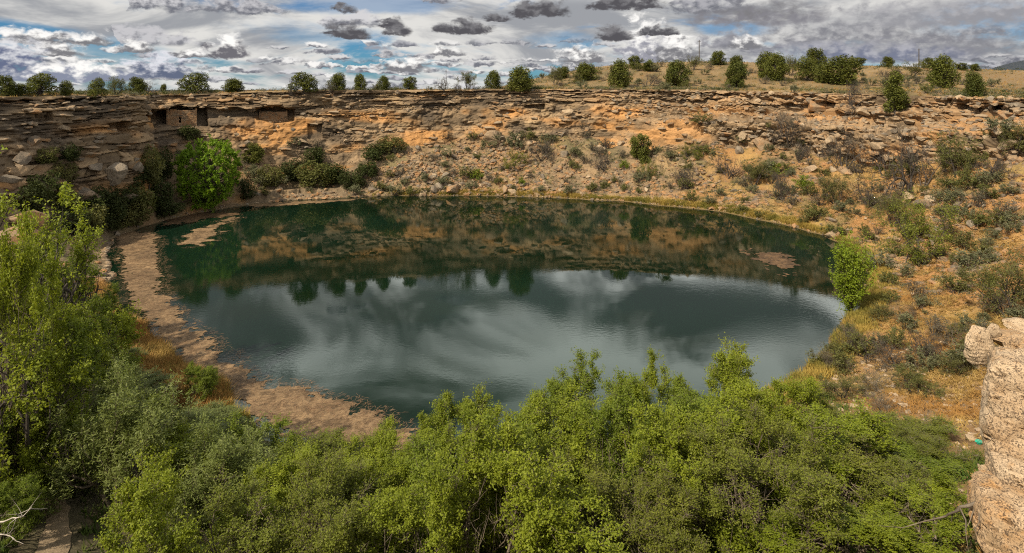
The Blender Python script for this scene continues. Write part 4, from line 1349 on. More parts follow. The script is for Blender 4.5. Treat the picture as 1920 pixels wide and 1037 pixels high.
def near_bank():
    r = np.random.default_rng(31)
    spec = []
    # skyline trees, standing out against the water
    for x, y, Y, w, kd in ((625, 800, 31, 3.6, 'L0'), (705, 812, 30, 3.4, 'O1'), (780, 800, 30, 3.2, 'L1'), (862, 728, 31, 3.8, 'L2'), (945, 742, 30.5, 3.4, 'T'), (1040, 712, 31, 3.6, 'G0'),
                           (1118, 690, 31.5, 4.0, 'G1'), (1160, 700, 30.5, 3.2, 'L0'), (1242, 684, 31.5, 3.0, 'L1'), (1300, 706, 30.5, 3.6, 'G0'), (1384, 642, 32, 3.8, 'L2'), (1472, 688, 31, 3.4, 'L0'),
                           (1535, 728, 31, 3.6, 'O0'), (1610, 765, 30, 3.6, 'O2'), (1690, 812, 28, 3.6, 'O1'), (1750, 862, 26, 3.4, 'O0'),
                           (190, 640, 44, 4.0, 'W0'), (180, 545, 48, 4.0, 'G1'), (250, 712, 39, 4.0, 'W1'), (372, 668, 39.5, 2.2, 'G0'), (200, 700, 39, 4.0, 'W0'), (385, 760, 35, 4.0, 'W1'), (450, 815, 32.5, 3.6, 'W0'), (530, 850, 30.5, 3.4, 'G1')):
        spec.append((x, y, Y, w * 1.22, kd))
    rows = ((27.8, 118, 0.115), (25.0, 128, 0.19), (22.6, 140, 0.27), (20.6, 150, 0.36))
    for Y, step, down in rows:
        x = -40 + r.uniform(0, 60)
        while x < 1800:
            top = outline(x) + (1037 - outline(x)) * (down + r.uniform(-0.06, 0.08)) * 1.25
            if not (-20 < x < 290 and Y < 26.5):
                if x < 1820 - (27.8 - Y) * 6:
                    kd = r.choice(['L0', 'L1', 'L2', 'L0', 'L1', 'G0', 'G1', 'O0', 'O1', 'O2', 'T' if r.random() < 0.4 else 'L2'])
                    if x < 520 and r.random() < 0.35:
                        kd = 'W0'
                    spec.append((x, top, Y + r.uniform(-1, 1), r.uniform(4.2, 5.8), kd))
            x += step * r.uniform(0.8, 1.2)
    # the left flank, further back
    for x, y, Y, w, kd in ((90, 560, 34, 5.0, 'L1'), (170, 600, 37, 4.6, 'G0'), (60, 640, 31, 5.0, 'L0'), (180, 680, 34, 4.8, 'W0'), (150, 730, 31, 4.4, 'G1'), (250, 745, 36, 4.4, 'L2'), (330, 780, 33, 4.4, 'W1'), (30, 760, 27, 4.8, 'L2'),
                           (215, 790, 30, 4.2, 'O1'), (290, 815, 29.5, 4.4, 'T'), (400, 820, 30.5, 4.4, 'O2'), (80, 450, 43, 5.0, 'G0'), (135, 475, 46, 5.0, 'G1'), (5, 880, 23.5, 3.0, 'G0'), (-30, 800, 25, 4.0, 'L1')):
        spec.append((x, y, Y, w, kd))
    kinds = {'L': (FG_L, 'leafy_tree', 'lime green leafy tree', 'tree'), 'G': (FG_G, 'leafy_tree', 'fresh green leafy tree', 'tree'), 'O': (FG_O, 'mesquite_tree', 'olive-leaved twiggy mesquite', 'tree'),
             'W': (WIL, 'willow_bush', 'grey-green willow bush', 'bush'), 'T': ([THORN], 'thorn_bush', 'nearly leafless pale thorn bush', 'bush')}
    items = []
    for x, y, Y, w, kd in spec:
        t = at(x, y, Y); g = drop(t.x, t.y)
        if t.z - g < 1.2:
            t.z = g + 1.2 + r.uniform(0, 0.8)
        items.append((x, y, Y, w, kd, t, g))
    # name each by its kind, by how near it stands and by its order along the bank
    def band(x, y, Y):
        if x < 560 and Y > 32.5: return 'on the bank beside the long pondweed mat'
        if Y > 29: return 'standing against the dark water'
        if Y > 26.4: return 'just behind the waterside trees'
        if Y > 23.8: return 'in the middle of the thicket'
        if Y > 21.7: return 'low in the thicket'
        return 'along the bottom edge'
    cnt = {}
    for it in sorted(items, key=lambda q: q[0]):
        x, y, Y, w, kd, t, g = it
        ks, nm, desc, cat = kinds[kd[0]]
        kind = ks[int(kd[1:] or 0) % len(ks)]
        key = (desc, band(x, y, Y)); cnt[key] = cnt.get(key, 0) + 1
        lab = f'{ORD[cnt[key] - 1]} {desc} from the left, {key[1]}'
        plant(kind, nm, Vector((t.x, t.y, g - 0.05)), max(t.z - g - 0.5 + (r.uniform(-0.4, 1.3) if Y < 28.8 else 0.0), 1.1), w, r.uniform(0, 6.28), lab, cat, FGT)


near_bank()

# ------------------------------------------------------------------ junipers and shrubs of the rim: x, foot y, height, width (photo px), kind, label
RIM = [
    (8, 174, 38, 42, 'J', 'dark juniper cut by the frame edge on the rim'), (28, 176, 22, 42, 'J', 'low wide juniper beside the one at the frame edge'),
    (72, 173, 38, 60, 'O', 'open-crowned juniper, broadest on the shaded rim'), (122, 179, 26, 27, 'J', 'small dark juniper alone between two open-crowned ones'),
    (180, 183, 34, 32, 'O', 'gnarled open juniper with a bent bare trunk'), (215, 179, 34, 46, 'A', 'hazy olive bush beside the gnarled juniper'), (255, 177, 31, 42, 'J', 'round juniper above the dark promontory cave'),
    (305, 173, 15, 15, 'J', 'tiny juniper on the rim above the stone house'), (365, 174, 34, 56, 'O', 'wide juniper on the rim above the ruin'), (436, 169, 23, 46, 'J', 'low domed juniper on the rim past the ruin'),
    (570, 169, 33, 56, 'O', 'ragged juniper with bare twigs on one side'), (545, 169, 26, 26, 'B', 'bare grey bush leaning on the ragged juniper'), (632, 169, 30, 40, 'J', 'dense rounded juniper next to two smaller ones'),
    (674, 166, 28, 28, 'J', 'middle one of three rounded rim junipers'), (719, 166, 25, 28, 'J', 'smallest of three rounded rim junipers'), (770, 168, 24, 32, 'J', 'light green juniper before the bare rim tree'),
    (832, 163, 36, 36, 'B', 'leafless grey tree standing on the rim skyline'), (878, 168, 33, 42, 'A', 'greyish bush between the leafless tree and a juniper'), (926, 163, 31, 36, 'J', 'upright juniper next to the greyish rim bush'),
    (977, 171, 42, 60, 'J', 'big dark juniper at the start of the hill'), (1040, 160, 34, 38, 'A', 'olive bush just past the big dark juniper'), (1055, 148, 22, 34, 'J', 'small juniper behind the olive bush on the hill'),
    (1100, 150, 30, 50, 'J', 'wide juniper low on the hill flank'), (1082, 156, 20, 28, 'A', 'yellowish bush tucked under the wide hill juniper'), (1163, 164, 47, 52, 'J', 'tall round juniper at the rim, first of the hill row'),
    (1192, 129, 24, 32, 'J', 'juniper on the hill crest beside a smaller one'), (1217, 134, 18, 32, 'J', 'smaller of the paired crest junipers'), (1215, 162, 26, 54, 'B', 'brown leafless bush between two round rim junipers'),
    (1270, 161, 43, 54, 'J', 'round juniper beyond the brown leafless bush'), (1300, 132, 26, 30, 'A', 'pale bush at the foot of the utility pole'), (1347, 122, 26, 36, 'J', 'crest juniper right after the utility pole'),
    (1383, 136, 30, 38, 'J', 'juniper uphill of its rim twin'), (1380, 164, 43, 46, 'J', 'rim juniper downhill of its twin'), (1438, 146, 44, 46, 'J', 'rear one of two merged junipers on the hill'),
    (1457, 151, 46, 50, 'J', 'front one of two merged junipers on the hill'), (1482, 142, 36, 32, 'A', 'thin yellowish bush behind the merged junipers'), (1530, 128, 36, 42, 'J', 'dark juniper with the highest crown on the hill'),
    (1515, 151, 40, 48, 'O', 'loose juniper in front of the highest one'), (1580, 158, 48, 78, 'J', 'widest juniper of the hill, with a flat top'), (1545, 156, 34, 36, 'J', 'small juniper pressed against the widest one'),
    (1604, 124, 16, 42, 'J', 'flat dark juniper behind the widest one'), (1665, 123, 19, 28, 'J', 'lone dark juniper on the open skyline'), (1706, 146, 30, 66, 'A', 'broad olive bush before the second pole'),
    (1741, 128, 18, 29, 'J', 'round skyline juniper next to the second pole'), (1770, 166, 56, 58, 'J', 'yellow-green juniper with upright sprays at the rim'), (1806, 132, 14, 26, 'J', 'first of the small skyline junipers past the poles'),
    (1829, 133, 13, 22, 'J', 'last small juniper on the skyline'), (1830, 181, 44, 44, 'J', 'juniper growing out of the rim ledge beyond the upright one'), (1680, 210, 74, 42, 'T', 'tall narrow juniper rooted below the rim'),
    (1597, 202, 52, 62, 'B', 'big grey leafless bush hanging over the rim'), (1203, 303, 50, 46, 'J', 'dark green juniper alone on the talus'), (475, 304, 34, 46, 'J', 'dark bush high on the stained cliff foot'),
]
rj = np.random.default_rng(77)
for i, (x, y, h, w, kd, lab) in enumerate(RIM):
    p = find(x, y)
    sc = p.y / FPX
    if kd == 'J': kind, nm, cat = JUN[i % 5], 'juniper', 'juniper'
    elif kd == 'O': kind, nm, cat = JUN_OPEN[i % 2], 'juniper', 'juniper'
    elif kd == 'T': kind, nm, cat = JUN_TALL, 'juniper', 'juniper'
    elif kd == 'A': kind, nm, cat = AIRY[i % 3], 'rim_bush', 'bush'
    else: kind, nm, cat = BARE[(i % 2) * 2 + 1], 'bare_bush', 'bush'
    plant(kind, nm, p + Vector((0, 0.2, -0.1)), h * sc * 1.05, w * sc * 1.08, rj.uniform(0, 6.28), lab, cat, 'junipers and bushes of the rim')

# ------------------------------------------------------------------ bare and half-leafed trees on the slopes
SLOPE_T = [
    (1480, 268, 62, 74, 'B', 'leafless dark tree under the overhanging ledge'), (1365, 332, 62, 60, 'B', 'thin leafless tree on the slope before the pale cliff'), (1415, 348, 46, 62, 'A', 'small olive tree in front of the thin leafless tree'),
    (1455, 372, 58, 62, 'B', 'black-branched tree near the water beyond the olive tree'), (1585, 322, 78, 84, 'B', 'leafless tree against the tall orange rock column'), (1628, 386, 72, 76, 'B', 'low dark tree forking close to the ground'),
    (1712, 356, 116, 122, 'B', 'largest leafless tree, crooked black trunk on orange soil'), (1792, 330, 84, 92, 'A', 'olive tree beside the largest leafless tree'), (1566, 384, 56, 74, 'A', 'grey-olive tree low on the slope'),
    (1862, 336, 62, 84, 'B', 'dark brush tree near the frame edge'), (1732, 474, 104, 146, 'G', 'spreading yellow-green tree with several dark trunks'), (1676, 424, 60, 76, 'A', 'grey-leaved tree behind the spreading yellow-green one'),
    (1282, 352, 40, 62, 'B', 'low purplish leafless bush on the talus'), (1132, 318, 44, 56, 'B', 'leafless bush in the middle of the far talus'), (1210, 332, 34, 40, 'G', 'yellow-green bush under the lone talus juniper'),
    (1296, 296, 28, 44, 'G', 'bright yellow-green bush at the cliff foot'), (1015, 300, 40, 60, 'B', 'dark thorny bush among the far boulders'), (965, 312, 30, 60, 'G', 'light green bush among the far boulders'),
    (1500, 300, 44, 60, 'B', 'twisted bush on the ledge below the overhang'), (1660, 330, 60, 70, 'B', 'leafless tree between the orange column and the largest tree'), (1905, 280, 50, 70, 'A', 'olive tree at the frame edge below the rim'),
    (1780, 300, 50, 60, 'B', 'brown brush behind the olive tree'),
]
GREENISH = make_tree(530, M['olive'], M['bark'], 5, 4.0, 2.9, 3, (5, 5, 4), 6, (0.13, 0.05), 0.28, 0.1, up=0.08, r0=0.08, lean=0.95, wob=0.26)
for i, (x, y, h, w, kd, lab) in enumerate(SLOPE_T):
    p = find(x, y, 'gc')
    sc = p.y / FPX
    kind = BARE[i % 4] if kd == 'B' else (AIRY[i % 3] if kd == 'A' else GREENISH)
    plant(kind, 'slope_tree' if h > 50 else 'slope_bush', p + Vector((0, 0, -0.05)), h * sc, w * sc * 1.05, rj.uniform(0, 6.28), lab, 'tree' if h > 50 else 'bush', 'trees and bushes on the slopes')
# large dense bush by the frame edge
p = find(1893, 590, 'g'); sc = p.y / FPX
plant(AIRY[1], 'dense_bush', p, 115 * sc, 150 * sc, 1.0, 'large dense olive bush at the frame edge above the layered rocks', 'bush', None)

SCRUB = [(1560, 690, 40, 70), (1620, 670, 44, 90), (1680, 690, 50, 100), (1740, 670, 50, 90), (1790, 650, 46, 80), (1640, 730, 50, 100), (1720, 740, 50, 90), (1600, 640, 34, 60), (1795, 700, 44, 66), (1730, 810, 46, 60), (1580, 745, 46, 90), (1660, 775, 46, 80), (1700, 600, 36, 60), (1650, 600, 30, 50)]
for i, (x, y, h, w) in enumerate(sorted(SCRUB)):
    p = find(x, y, 'g'); sc = p.y / FPX
    kd = (THORN, AIRY[0], THORN, BARE[0])[i % 4]
    plant(kd, 'scrub_bush', p + Vector((0, 0, -0.05)), h * sc, w * sc * 1.1, rj.uniform(0, 6.28), f'{ORD[i]} twiggy {("purplish", "olive", "purplish", "leafless brown")[i % 4]} scrub bush from the left below the outcrop', 'bush', 'scrub bushes between the thicket and the outcrop')

# dark thicket at the foot of the shaded promontory and beneath the ruin
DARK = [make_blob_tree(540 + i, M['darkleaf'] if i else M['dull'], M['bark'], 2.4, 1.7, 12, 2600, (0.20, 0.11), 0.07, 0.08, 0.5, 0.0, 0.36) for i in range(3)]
THK = [(280, 345, 60, 60), (305, 335, 50, 50), (292, 388, 54, 60), (262, 405, 50, 70), (225, 395, 45, 60), (190, 400, 45, 60), (240, 425, 40, 70), (160, 412, 46, 70), (205, 430, 40, 60),
       (115, 400, 46, 66), (80, 372, 44, 60), (60, 400, 50, 70), (170, 440, 46, 70), (130, 440, 46, 70), (462, 374, 34, 34), (590, 350, 40, 70), (545, 338, 34, 60), (625, 345, 34, 60), (505, 350, 34, 50), (660, 352, 30, 50),
       (355, 262, 24, 40), (90, 305, 26, 44), (130, 300, 28, 46), (700, 300, 26, 50), (735, 285, 26, 56), (690, 330, 26, 46), (590, 310, 30, 50), (120, 345, 36, 50), (255, 350, 34, 46), (310, 405, 30, 60)]
cnt = {}
for i, (x, y, h, w) in sorted(enumerate(THK), key=lambda q: q[1][0]):
    p = find(x, y, 'gc'); sc = p.y / FPX
    reg = 'below the shaded promontory' if x < 262 else ('around the round green tree' if x < 480 else 'along the foot of the orange cliff')
    sz = 'tall' if h > 44 else 'low'
    cnt[(reg, sz)] = cnt.get((reg, sz), 0) + 1
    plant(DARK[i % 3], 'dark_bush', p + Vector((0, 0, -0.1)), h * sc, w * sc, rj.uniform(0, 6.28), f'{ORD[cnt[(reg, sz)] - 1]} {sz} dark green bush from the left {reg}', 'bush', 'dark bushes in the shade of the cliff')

# ------------------------------------------------------------------ low shrubs scattered over the slopes and the plateau
SHR = {'sage': [make_shrub(600 + i, M['sage'], M['twig'], 1.1, 0.85, 15, 6) for i in range(3)], 'olive': [make_shrub(610 + i, M['dull'], M['bark'], 1.2, 0.9, 15, 6) for i in range(3)],
       'brown': [make_shrub(620 + i, M['greyscrub'], M['bark'], 1.1, 0.9, 18, 3, (0.10, 0.04)) for i in range(2)], 'green': [make_shrub(630 + i, M['green'], M['twig'], 1.1, 0.8, 14, 6) for i in range(2)]}
COLW = {'sage': 'grey-green', 'olive': 'olive', 'brown': 'leafless brown', 'green': 'yellow-green'}


def zone(x, y, p):
    if y < 178 or p.z > 18.0:
        if x < 560: return 'on the rim above the ruin'
        if x < 1000: return 'on the far rim by the leafless tree'
        if x < 1320: return 'on the hill before the first pole'
        if x < 1620: return 'on the hill around the wide junipers'
        return 'on the rim near the second pole'
    if p.z < 1.3:
        if x < 700: return 'on the shore beside the round green tree'
        if x < 1100: return 'on the far shoreline'
        if x < 1500: return 'on the golden shoreline below the lone talus juniper'
        return 'on the grassy shore by the narrow green shrub'
    if x < 700: return 'under the cliff with the ruin'
    hi_ = p.z > 6
    if x < 900: return 'at the boulder cone below the far cliff' if hi_ else 'low on the boulder cone'
    if x < 1120: return 'high on the far talus' if hi_ else 'low on the far talus'
    if x < 1330: return 'upslope of the lone talus juniper' if hi_ else 'downslope of the lone talus juniper'
    if x < 1540: return 'under the overhanging ledge' if hi_ else 'above the drifting dark pondweed'
    if x < 1700: return 'around the orange rock column' if hi_ else 'between the shore and the spreading tree'
    return 'on the high slope near the frame edge' if hi_ else 'on the grassy slope above the layered rocks'


def scatter_shrubs():
    r = np.random.default_rng(91)
    pts = []
    def far_enough(x, y, d):
        return all((x - a) ** 2 + ((y - b) * 1.6) ** 2 > d * d for a, b, *_ in pts)
    tries = 0
    while len(pts) < 299 and tries < 20000:
        tries += 1
        x = r.uniform(440, 1915) if r.random() < 0.9 else r.uniform(0, 440)
        u = r.random()
        if x < 1000: y = r.uniform(140, 176) if u < 0.3 else r.uniform(255, 368)
        elif x < 1500: y = r.uniform(118, 176) if u < 0.30 else r.uniform(230, 410)
        else: y = r.uniform(125, 182) if u < 0.18 else r.uniform(215, 700)
        if not far_enough(x, y, 15 + (y - 150) * 0.03):
            continue
        h = ray(x, y)
        if not h or h[2] == 'c' and h[1].z < 0.5 or h[0].z < 0.15 or h[0].y > 300:
            continue
        p = h[0]
        if h[2] == 'g' and p.y < 24: continue
        pts.append((x, y, p))
    cnt = {}
    for x, y, p in sorted(pts, key=lambda q: q[0]):
        kd = r.choice(['sage', 'olive', 'brown', 'green'], p=[0.36, 0.26, 0.33, 0.05])
        if p.z < 1.3: kd = r.choice(['sage', 'olive'])
        s_ = r.uniform(0.8, 1.9) * (0.75 if p.y < 60 else 1.05)
        z = zone(x, y, p)
        sz = 'small' if s_ < 1.1 else ('medium' if s_ < 1.5 else 'large')
        key = (sz, kd, z); cnt[key] = cnt.get(key, 0) + 1
        lab = f'{ORD[cnt[key] - 1]} {sz} {COLW[kd]} shrub from left {z}'
        o = obj('desert_shrub', SHR[kd][r.integers(len(SHR[kd]))], None, p + Vector((0, 0, -0.03)), r.uniform(0, 6.28), (s_ * r.uniform(1.0, 1.35), s_ * r.uniform(1.0, 1.35), s_))
        tag(o, lab, 'shrub', 'low shrubs of the slopes and the rim')


scatter_shrubs()

# ------------------------------------------------------------------ boulders
def boulder(name, p, size, mesh, rz, label, group, tilt=(0, 0), scale=(1, 1, 1)):
    o = obj(name, mesh, None, p, rz, (size * scale[0], size * scale[1], size * scale[2]))
    o.rotation_euler = (tilt[0], tilt[1], rz)
    tag(o, label, 'boulder' if size > 0.5 else 'rock', group)
    return o


BG = 'boulders lying on the slopes'
BIGROCK = [rock_mesh(700 + i, M['greyrock'], 4, 10 + i, 0.75, 0.09) for i in range(4)]
TANROCK = [rock_mesh(720 + i, M['boulder'], 4, 10 + i, 0.75, 0.08) for i in range(4)]
for i, (x, y, w, lab) in enumerate([
        (150, 372, 62, 'largest grey boulder below the shaded promontory'), (108, 345, 34, 'grey block on the slope above the largest shaded boulder'), (215, 330, 46, 'slanting grey boulder beneath the promontory cave'),
        (258, 320, 44, 'grey boulder at the promontory corner'), (180, 318, 36, 'flat grey boulder under the shaded ledges'), (40, 300, 34, 'broad grey boulder by the frame edge under the shaded cliff'),
        (62, 268, 26, 'pale ledge boulder on the shaded rim slope'), (20, 340, 34, 'dark boulder behind the tall lime-leaved tree'), (235, 375, 40, 'grey boulder half hidden in dark bushes'),
        (219, 440, 14, 'white-streaked rock at the pondweed edge'), (258, 426, 8, 'small pale rock on the pondweed shore')]):
    p = find(x, y, 'gc'); s_ = w * p.y / FPX / 2 * 1.15
    boulder('boulder', p + Vector((0, 0, s_ * 0.12)), s_, BIGROCK[i % 4], rj.uniform(0, 6.28), lab, BG, (rj.normal(0, .15), rj.normal(0, .15)), (1, 1, 1.05))
for i, (x, y, w, lab) in enumerate([
        (925, 262, 42, 'rounded tan boulder high on the far boulder cone'), (1064, 214, 24, 'pale triangular block under the far rim'), (1094, 218, 10, 'small pale block beside the triangular one'), (815, 333, 24, 'pale wedge boulder at the far shore'),
        (850, 358, 34, 'flat slab lying at the far waterline'), (1618, 212, 26, 'pale rounded boulder on the ledge below the hill'), (1640, 214, 18, 'second pale boulder on the ledge below the hill'), (1888, 218, 42, 'big smooth pale boulder at the frame edge under the rim'),
        (1430, 275, 40, 'tan boulder below the overhanging ledge'), (1395, 258, 30, 'dark-topped boulder in the rockfall'), (1650, 280, 40, 'cream boulder beside the orange column'), (1665, 300, 34, 'cream boulder below another by the orange column'),
        (1742, 380, 34, 'long pale rock above the spreading tree'), (1680, 452, 22, 'pale rock at the foot of the spreading tree'), (1640, 448, 18, 'flat pale rock near the grassy shore'), (1712, 552, 12, 'pale rock on the straw slope'),
        (1398, 258, 22, 'tan block leaning in the rockfall'), (1560, 268, 36, 'cream block at the base of the orange column'), (1900, 300, 40, 'jagged grey boulder by the frame edge'), (1875, 250, 34, 'slanted pale slab below the smooth boulder'),
        (1622, 537, 10, 'pale stone in the water behind the narrow shrub'), (1530, 206, 42, 'pale block under the rim with a shadowed hollow')]):
    p = find(x, y, 'gc'); s_ = w * p.y / FPX / 2
    boulder('boulder', p + Vector((0, 0, s_ * 0.15)), s_, TANROCK[i % 4], rj.uniform(0, 6.28), lab, BG, (rj.normal(0, .2), rj.normal(0, .2)))

# pale boulders showing through the trees on the left bank
for i, (x, y, w, lab) in enumerate([(95, 570, 60, 'flat pale boulder under the lime-leaved tree'), (122, 592, 46, 'cracked pale boulder below the flat one'), (60, 430, 70, 'grey boulder seen through lime leaves'),
                                    (30, 465, 60, 'pale rock ledge behind dark branches'), (85, 870, 46, 'pale boulder beside the trodden path'), (110, 610, 50, 'dark-sided boulder at the bank')]):
    p = find(x, y, 'g'); s_ = w * p.y / FPX / 2
    boulder('boulder', p + Vector((0, 0, s_ * 0.5)), s_ * 1.2, TANROCK[(i + 1) % 4], 0.3 * i, lab, BG)


def scatter_boulders():
    r = np.random.default_rng(17)
    cnt = {}; pts = []
    tries = 0
    while len(pts) < 258 and tries < 20000:
        tries += 1
        u = r.random()
        if u < 0.34: x, y = r.normal(880, 110), r.uniform(250, 368)
        elif u < 0.52: x, y = r.uniform(1000, 1560), r.uniform(185, 400)
        elif u < 0.64: x, y = r.normal(1430, 70), r.uniform(195, 300)
        elif u < 0.95: x, y = r.uniform(1540, 1915), 190 + 330 * r.random() ** 1.6
        else: x, y = r.uniform(450, 700), r.uniform(320, 366)
        h = ray(x, y, 'gc')
        if not h or (h[2] == 'c' and h[1].z < 0.35) or h[0].z < 0.1: continue
        pts.append((x, y, h[0], h[1]))
    for x, y, p, nn in sorted(pts, key=lambda q: q[0]):
        s_ = min(0.28 + r.exponential(0.33), 1.5) * (0.8 if p.y < 70 else 1.0)
        tone = 'grey' if r.random() < 0.45 else 'tan'
        z = zone(x, y, p)
        sz = 'small' if s_ < 0.45 else ('mid-sized' if s_ < 0.8 else 'large')
        key = (sz, tone, z); cnt[key] = cnt.get(key, 0) + 1
        lab = f'{ORD[min(cnt[key] - 1, 44)]} {sz} {tone} rock from left {z}'
        boulder('boulder', p + Vector((0, 0, s_ * 0.1)), s_, ROCKS[tone][r.integers(7)], r.uniform(0, 6.28), lab, BG, (r.normal(0, .3), r.normal(0, .3)), (1, r.uniform(.8, 1.1), r.uniform(.8, 1.2)))


scatter_boulders()

# ------------------------------------------------------------------ the near rock outcrop at the right
OUTC = [rock_mesh(760 + i, M['outcrop'], 5, 22, 0.9, 0.10, False, bedded=0.05) for i in range(3)]
def near_rock(x, y, Y, w, hgt, i, rz, label, name='rock_outcrop', tilt=(0, 0), deep=None):
    c = at(x, y, Y); sx = w * Y / FPX / 2; sz = hgt * Y / FPX / 2
    o = obj(name, OUTC[i % 3], None, c, rz)
    o.rotation_euler = (tilt[0], tilt[1], rz)
    m = max(abs(v_.co.z) for v_ in OUTC[i % 3].vertices)
    o.scale = (sx, deep or sx, sz / m)
    tag(o, label, 'rock', 'pale rocks of the near outcrop')


def outcrop(x, y, Y, az, w, d, h, seed, label, **kw):
    tag(rock_block('rock_outcrop', x, y, Y, az, w, d, h, seed, M['outcrop'], **kw), label, 'rock', 'pale rocks of the near outcrop')


outcrop(1850, 672, 19.8, -0.66, 6.0, 3.0, 4.7, 3, 'tall pale rock face with dark lichen flecks at the frame edge', n=64, power=9.0, big=0.14, med=0.07, beds=0.02)
outcrop(1822, 945, 17.8, -0.62, 6.0, 3.0, 4.0, 8, 'orange-tinted rock mass at the bottom corner', n=58, power=6.0, big=0.16, med=0.08, beds=0.015)
outcrop(1880, 640, 21.6, -0.66, 4.0, 2.2, 1.5, 21, 'broad pale ledge stepping back above the tall rock face', n=44, power=8.0, big=0.12, med=0.07, beds=0.02)
outcrop(1836, 872, 19.0, -0.60, 2.6, 1.4, 1.5, 27, 'squat tan ledge block at the foot of the tall rock face', n=40, power=7.0, big=0.12, med=0.07, beds=0.02)
near_rock(1890, 905, 19.6, 90, 90, 2, 2.0, 'tan rock wedged under the tall pale face')
near_rock(1855, 815, 22.5, 26, 38, 1, 0.4, 'small orange-tan block leaning on the pale face')
near_rock(1842, 652, 27.5, 66, 84, 2, 0.9, 'smooth rounded pale boulder at the top of the outcrop')
near_rock(1915, 612, 29.0, 90, 34, 0, 0.3, 'upper of the layered pale slabs above the smooth boulder')
near_rock(1905, 640, 28.0, 80, 30, 1, 0.1, 'lower of the layered pale slabs above the smooth boulder')
near_rock(1868, 622, 28.2, 30, 30, 2, 0.7, 'small pale block between the slabs and the smooth boulder')
near_rock(1925, 675, 24.5, 100, 50, 2, 1.7, 'pale shelf rock behind the tall pale face')
near_rock(1850, 950, 19.5, 60, 46, 0, 0.5, 'orange block beneath the crossing dead branch')


def dead_branch(pts, rad, label, name='dead_branch', twigs=5, seed=3, mat='deadwood'):
    r = np.random.default_rng(seed)
    P = [np.array(at(*q)) for q in pts]
    fine_ = []
    for a, b in zip(P[:-1], P[1:]):
        for t in np.linspace(0, 1, 4, endpoint=False):
            fine_.append(a + (b - a) * t + r.normal(0, rad * 0.5, 3))
    fine_.append(P[-1])
    n = len(fine_); segs = []
    for i in range(n - 1):
        segs.append((fine_[i], fine_[i + 1], rad * (1 - 0.8 * i / n), rad * (1 - 0.8 * (i + 1) / n)))
    for k_ in range(twigs):
        i = r.integers(n // 3, n - 1); d = r.normal(0, 1, 3); d /= np.linalg.norm(d)
        L = rad * r.uniform(12, 28); q = fine_[i]
        for j in range(3):
            d = d + r.normal(0, 0.25, 3); d /= np.linalg.norm(d); e = q + d * L / 3
            segs.append((q, e, rad * 0.35 * (1 - j / 3.5), rad * 0.35 * (1 - (j + 1) / 3.5))); q = e
    V, Q = tubes(segs, 6, 0.008)
    c = V.mean(0)
    o = obj(name, mesh_np(name, V - c, Q, None, [M[mat]], None, True), None, tuple(c))
    tag(o, label, 'branch')


dead_branch([(1870, 935, 18.2), (1835, 938, 18.4), (1790, 955, 18.7), (1760, 975, 19.2)], 0.075, 'dead grey branch crossing in front of the orange rock', seed=4, mat='twig')
dead_branch([(1858, 862, 20.8), (1845, 885, 20.6), (1838, 905, 20.4), (1828, 935, 20.2)], 0.07, 'short dead branch propped upright against the rocks', twigs=3, seed=5, mat='twig')
dead_branch([(-20, 985, 19.5), (15, 975, 19.3), (45, 968, 19.0), (60, 950, 18.8)], 0.03, 'bleached bare branch reaching in from the bottom corner', twigs=9, seed=6)
dead_branch([(-10, 1000, 19.5), (20, 1005, 19.3), (44, 1020, 19.2)], 0.022, 'lower bleached twig below the bare branch in the corner', twigs=6, seed=7)

# turquoise crumpled scrap lying among the stones
r8 = np.random.default_rng(8)
V8, F8 = ICO[2][0].copy(), ICO[2][1]
V8 = V8 * (1 + 0.45 * r8.normal(0, 0.5, len(V8)))[:, None] * np.array([1, 1, 0.6])
M['scrap'] = plain_mat('turquoise_plastic', (0.02, 0.33, 0.22), 0.35, 0.3, 8.0)
p = find(1836, 833, 'g')
tag(obj('plastic_scrap', mesh_np('plastic_scrap', V8 * 0.13, None, F8, [M['scrap']]), None, p + Vector((0, 0, 0.1))), 'turquoise crumpled scrap lying in the grass by the outcrop', 'litter')

# utility poles on the hill
M['pole'] = bark_mat('weathered_pole', (0.05, 0.042, 0.036), (0.09, 0.078, 0.066))
for x, yt, yb, lab in ((1311, 78, 118, 'thin dark utility pole rising above the hill crest'), (1723, 94, 126, 'slim pole on the skyline near the frame edge')):
    p = find(x, yb, 'p'); H = (yb - yt + 3) * p.y / FPX
    V, Q = tubes([(np.array([0, 0, -0.5]), np.array([0, 0, H * 0.5]), 0.17, 0.15), (np.array([0, 0, H * 0.5]), np.array([0, 0, H]), 0.15, 0.12)], 8)
    root = obj('utility_pole', mesh_np('utility_pole', V, Q, None, [M['pole']], None, True), None, p)
    v_, q_ = box_vq((-0.45, -0.06, H - 0.5), (0.45, 0.06, H - 0.38))
    obj('crossarm', mesh_np('crossarm', v_, q_, None, [M['pole']]), root)
    tag(root, lab, 'utility pole', 'utility poles on the hill')


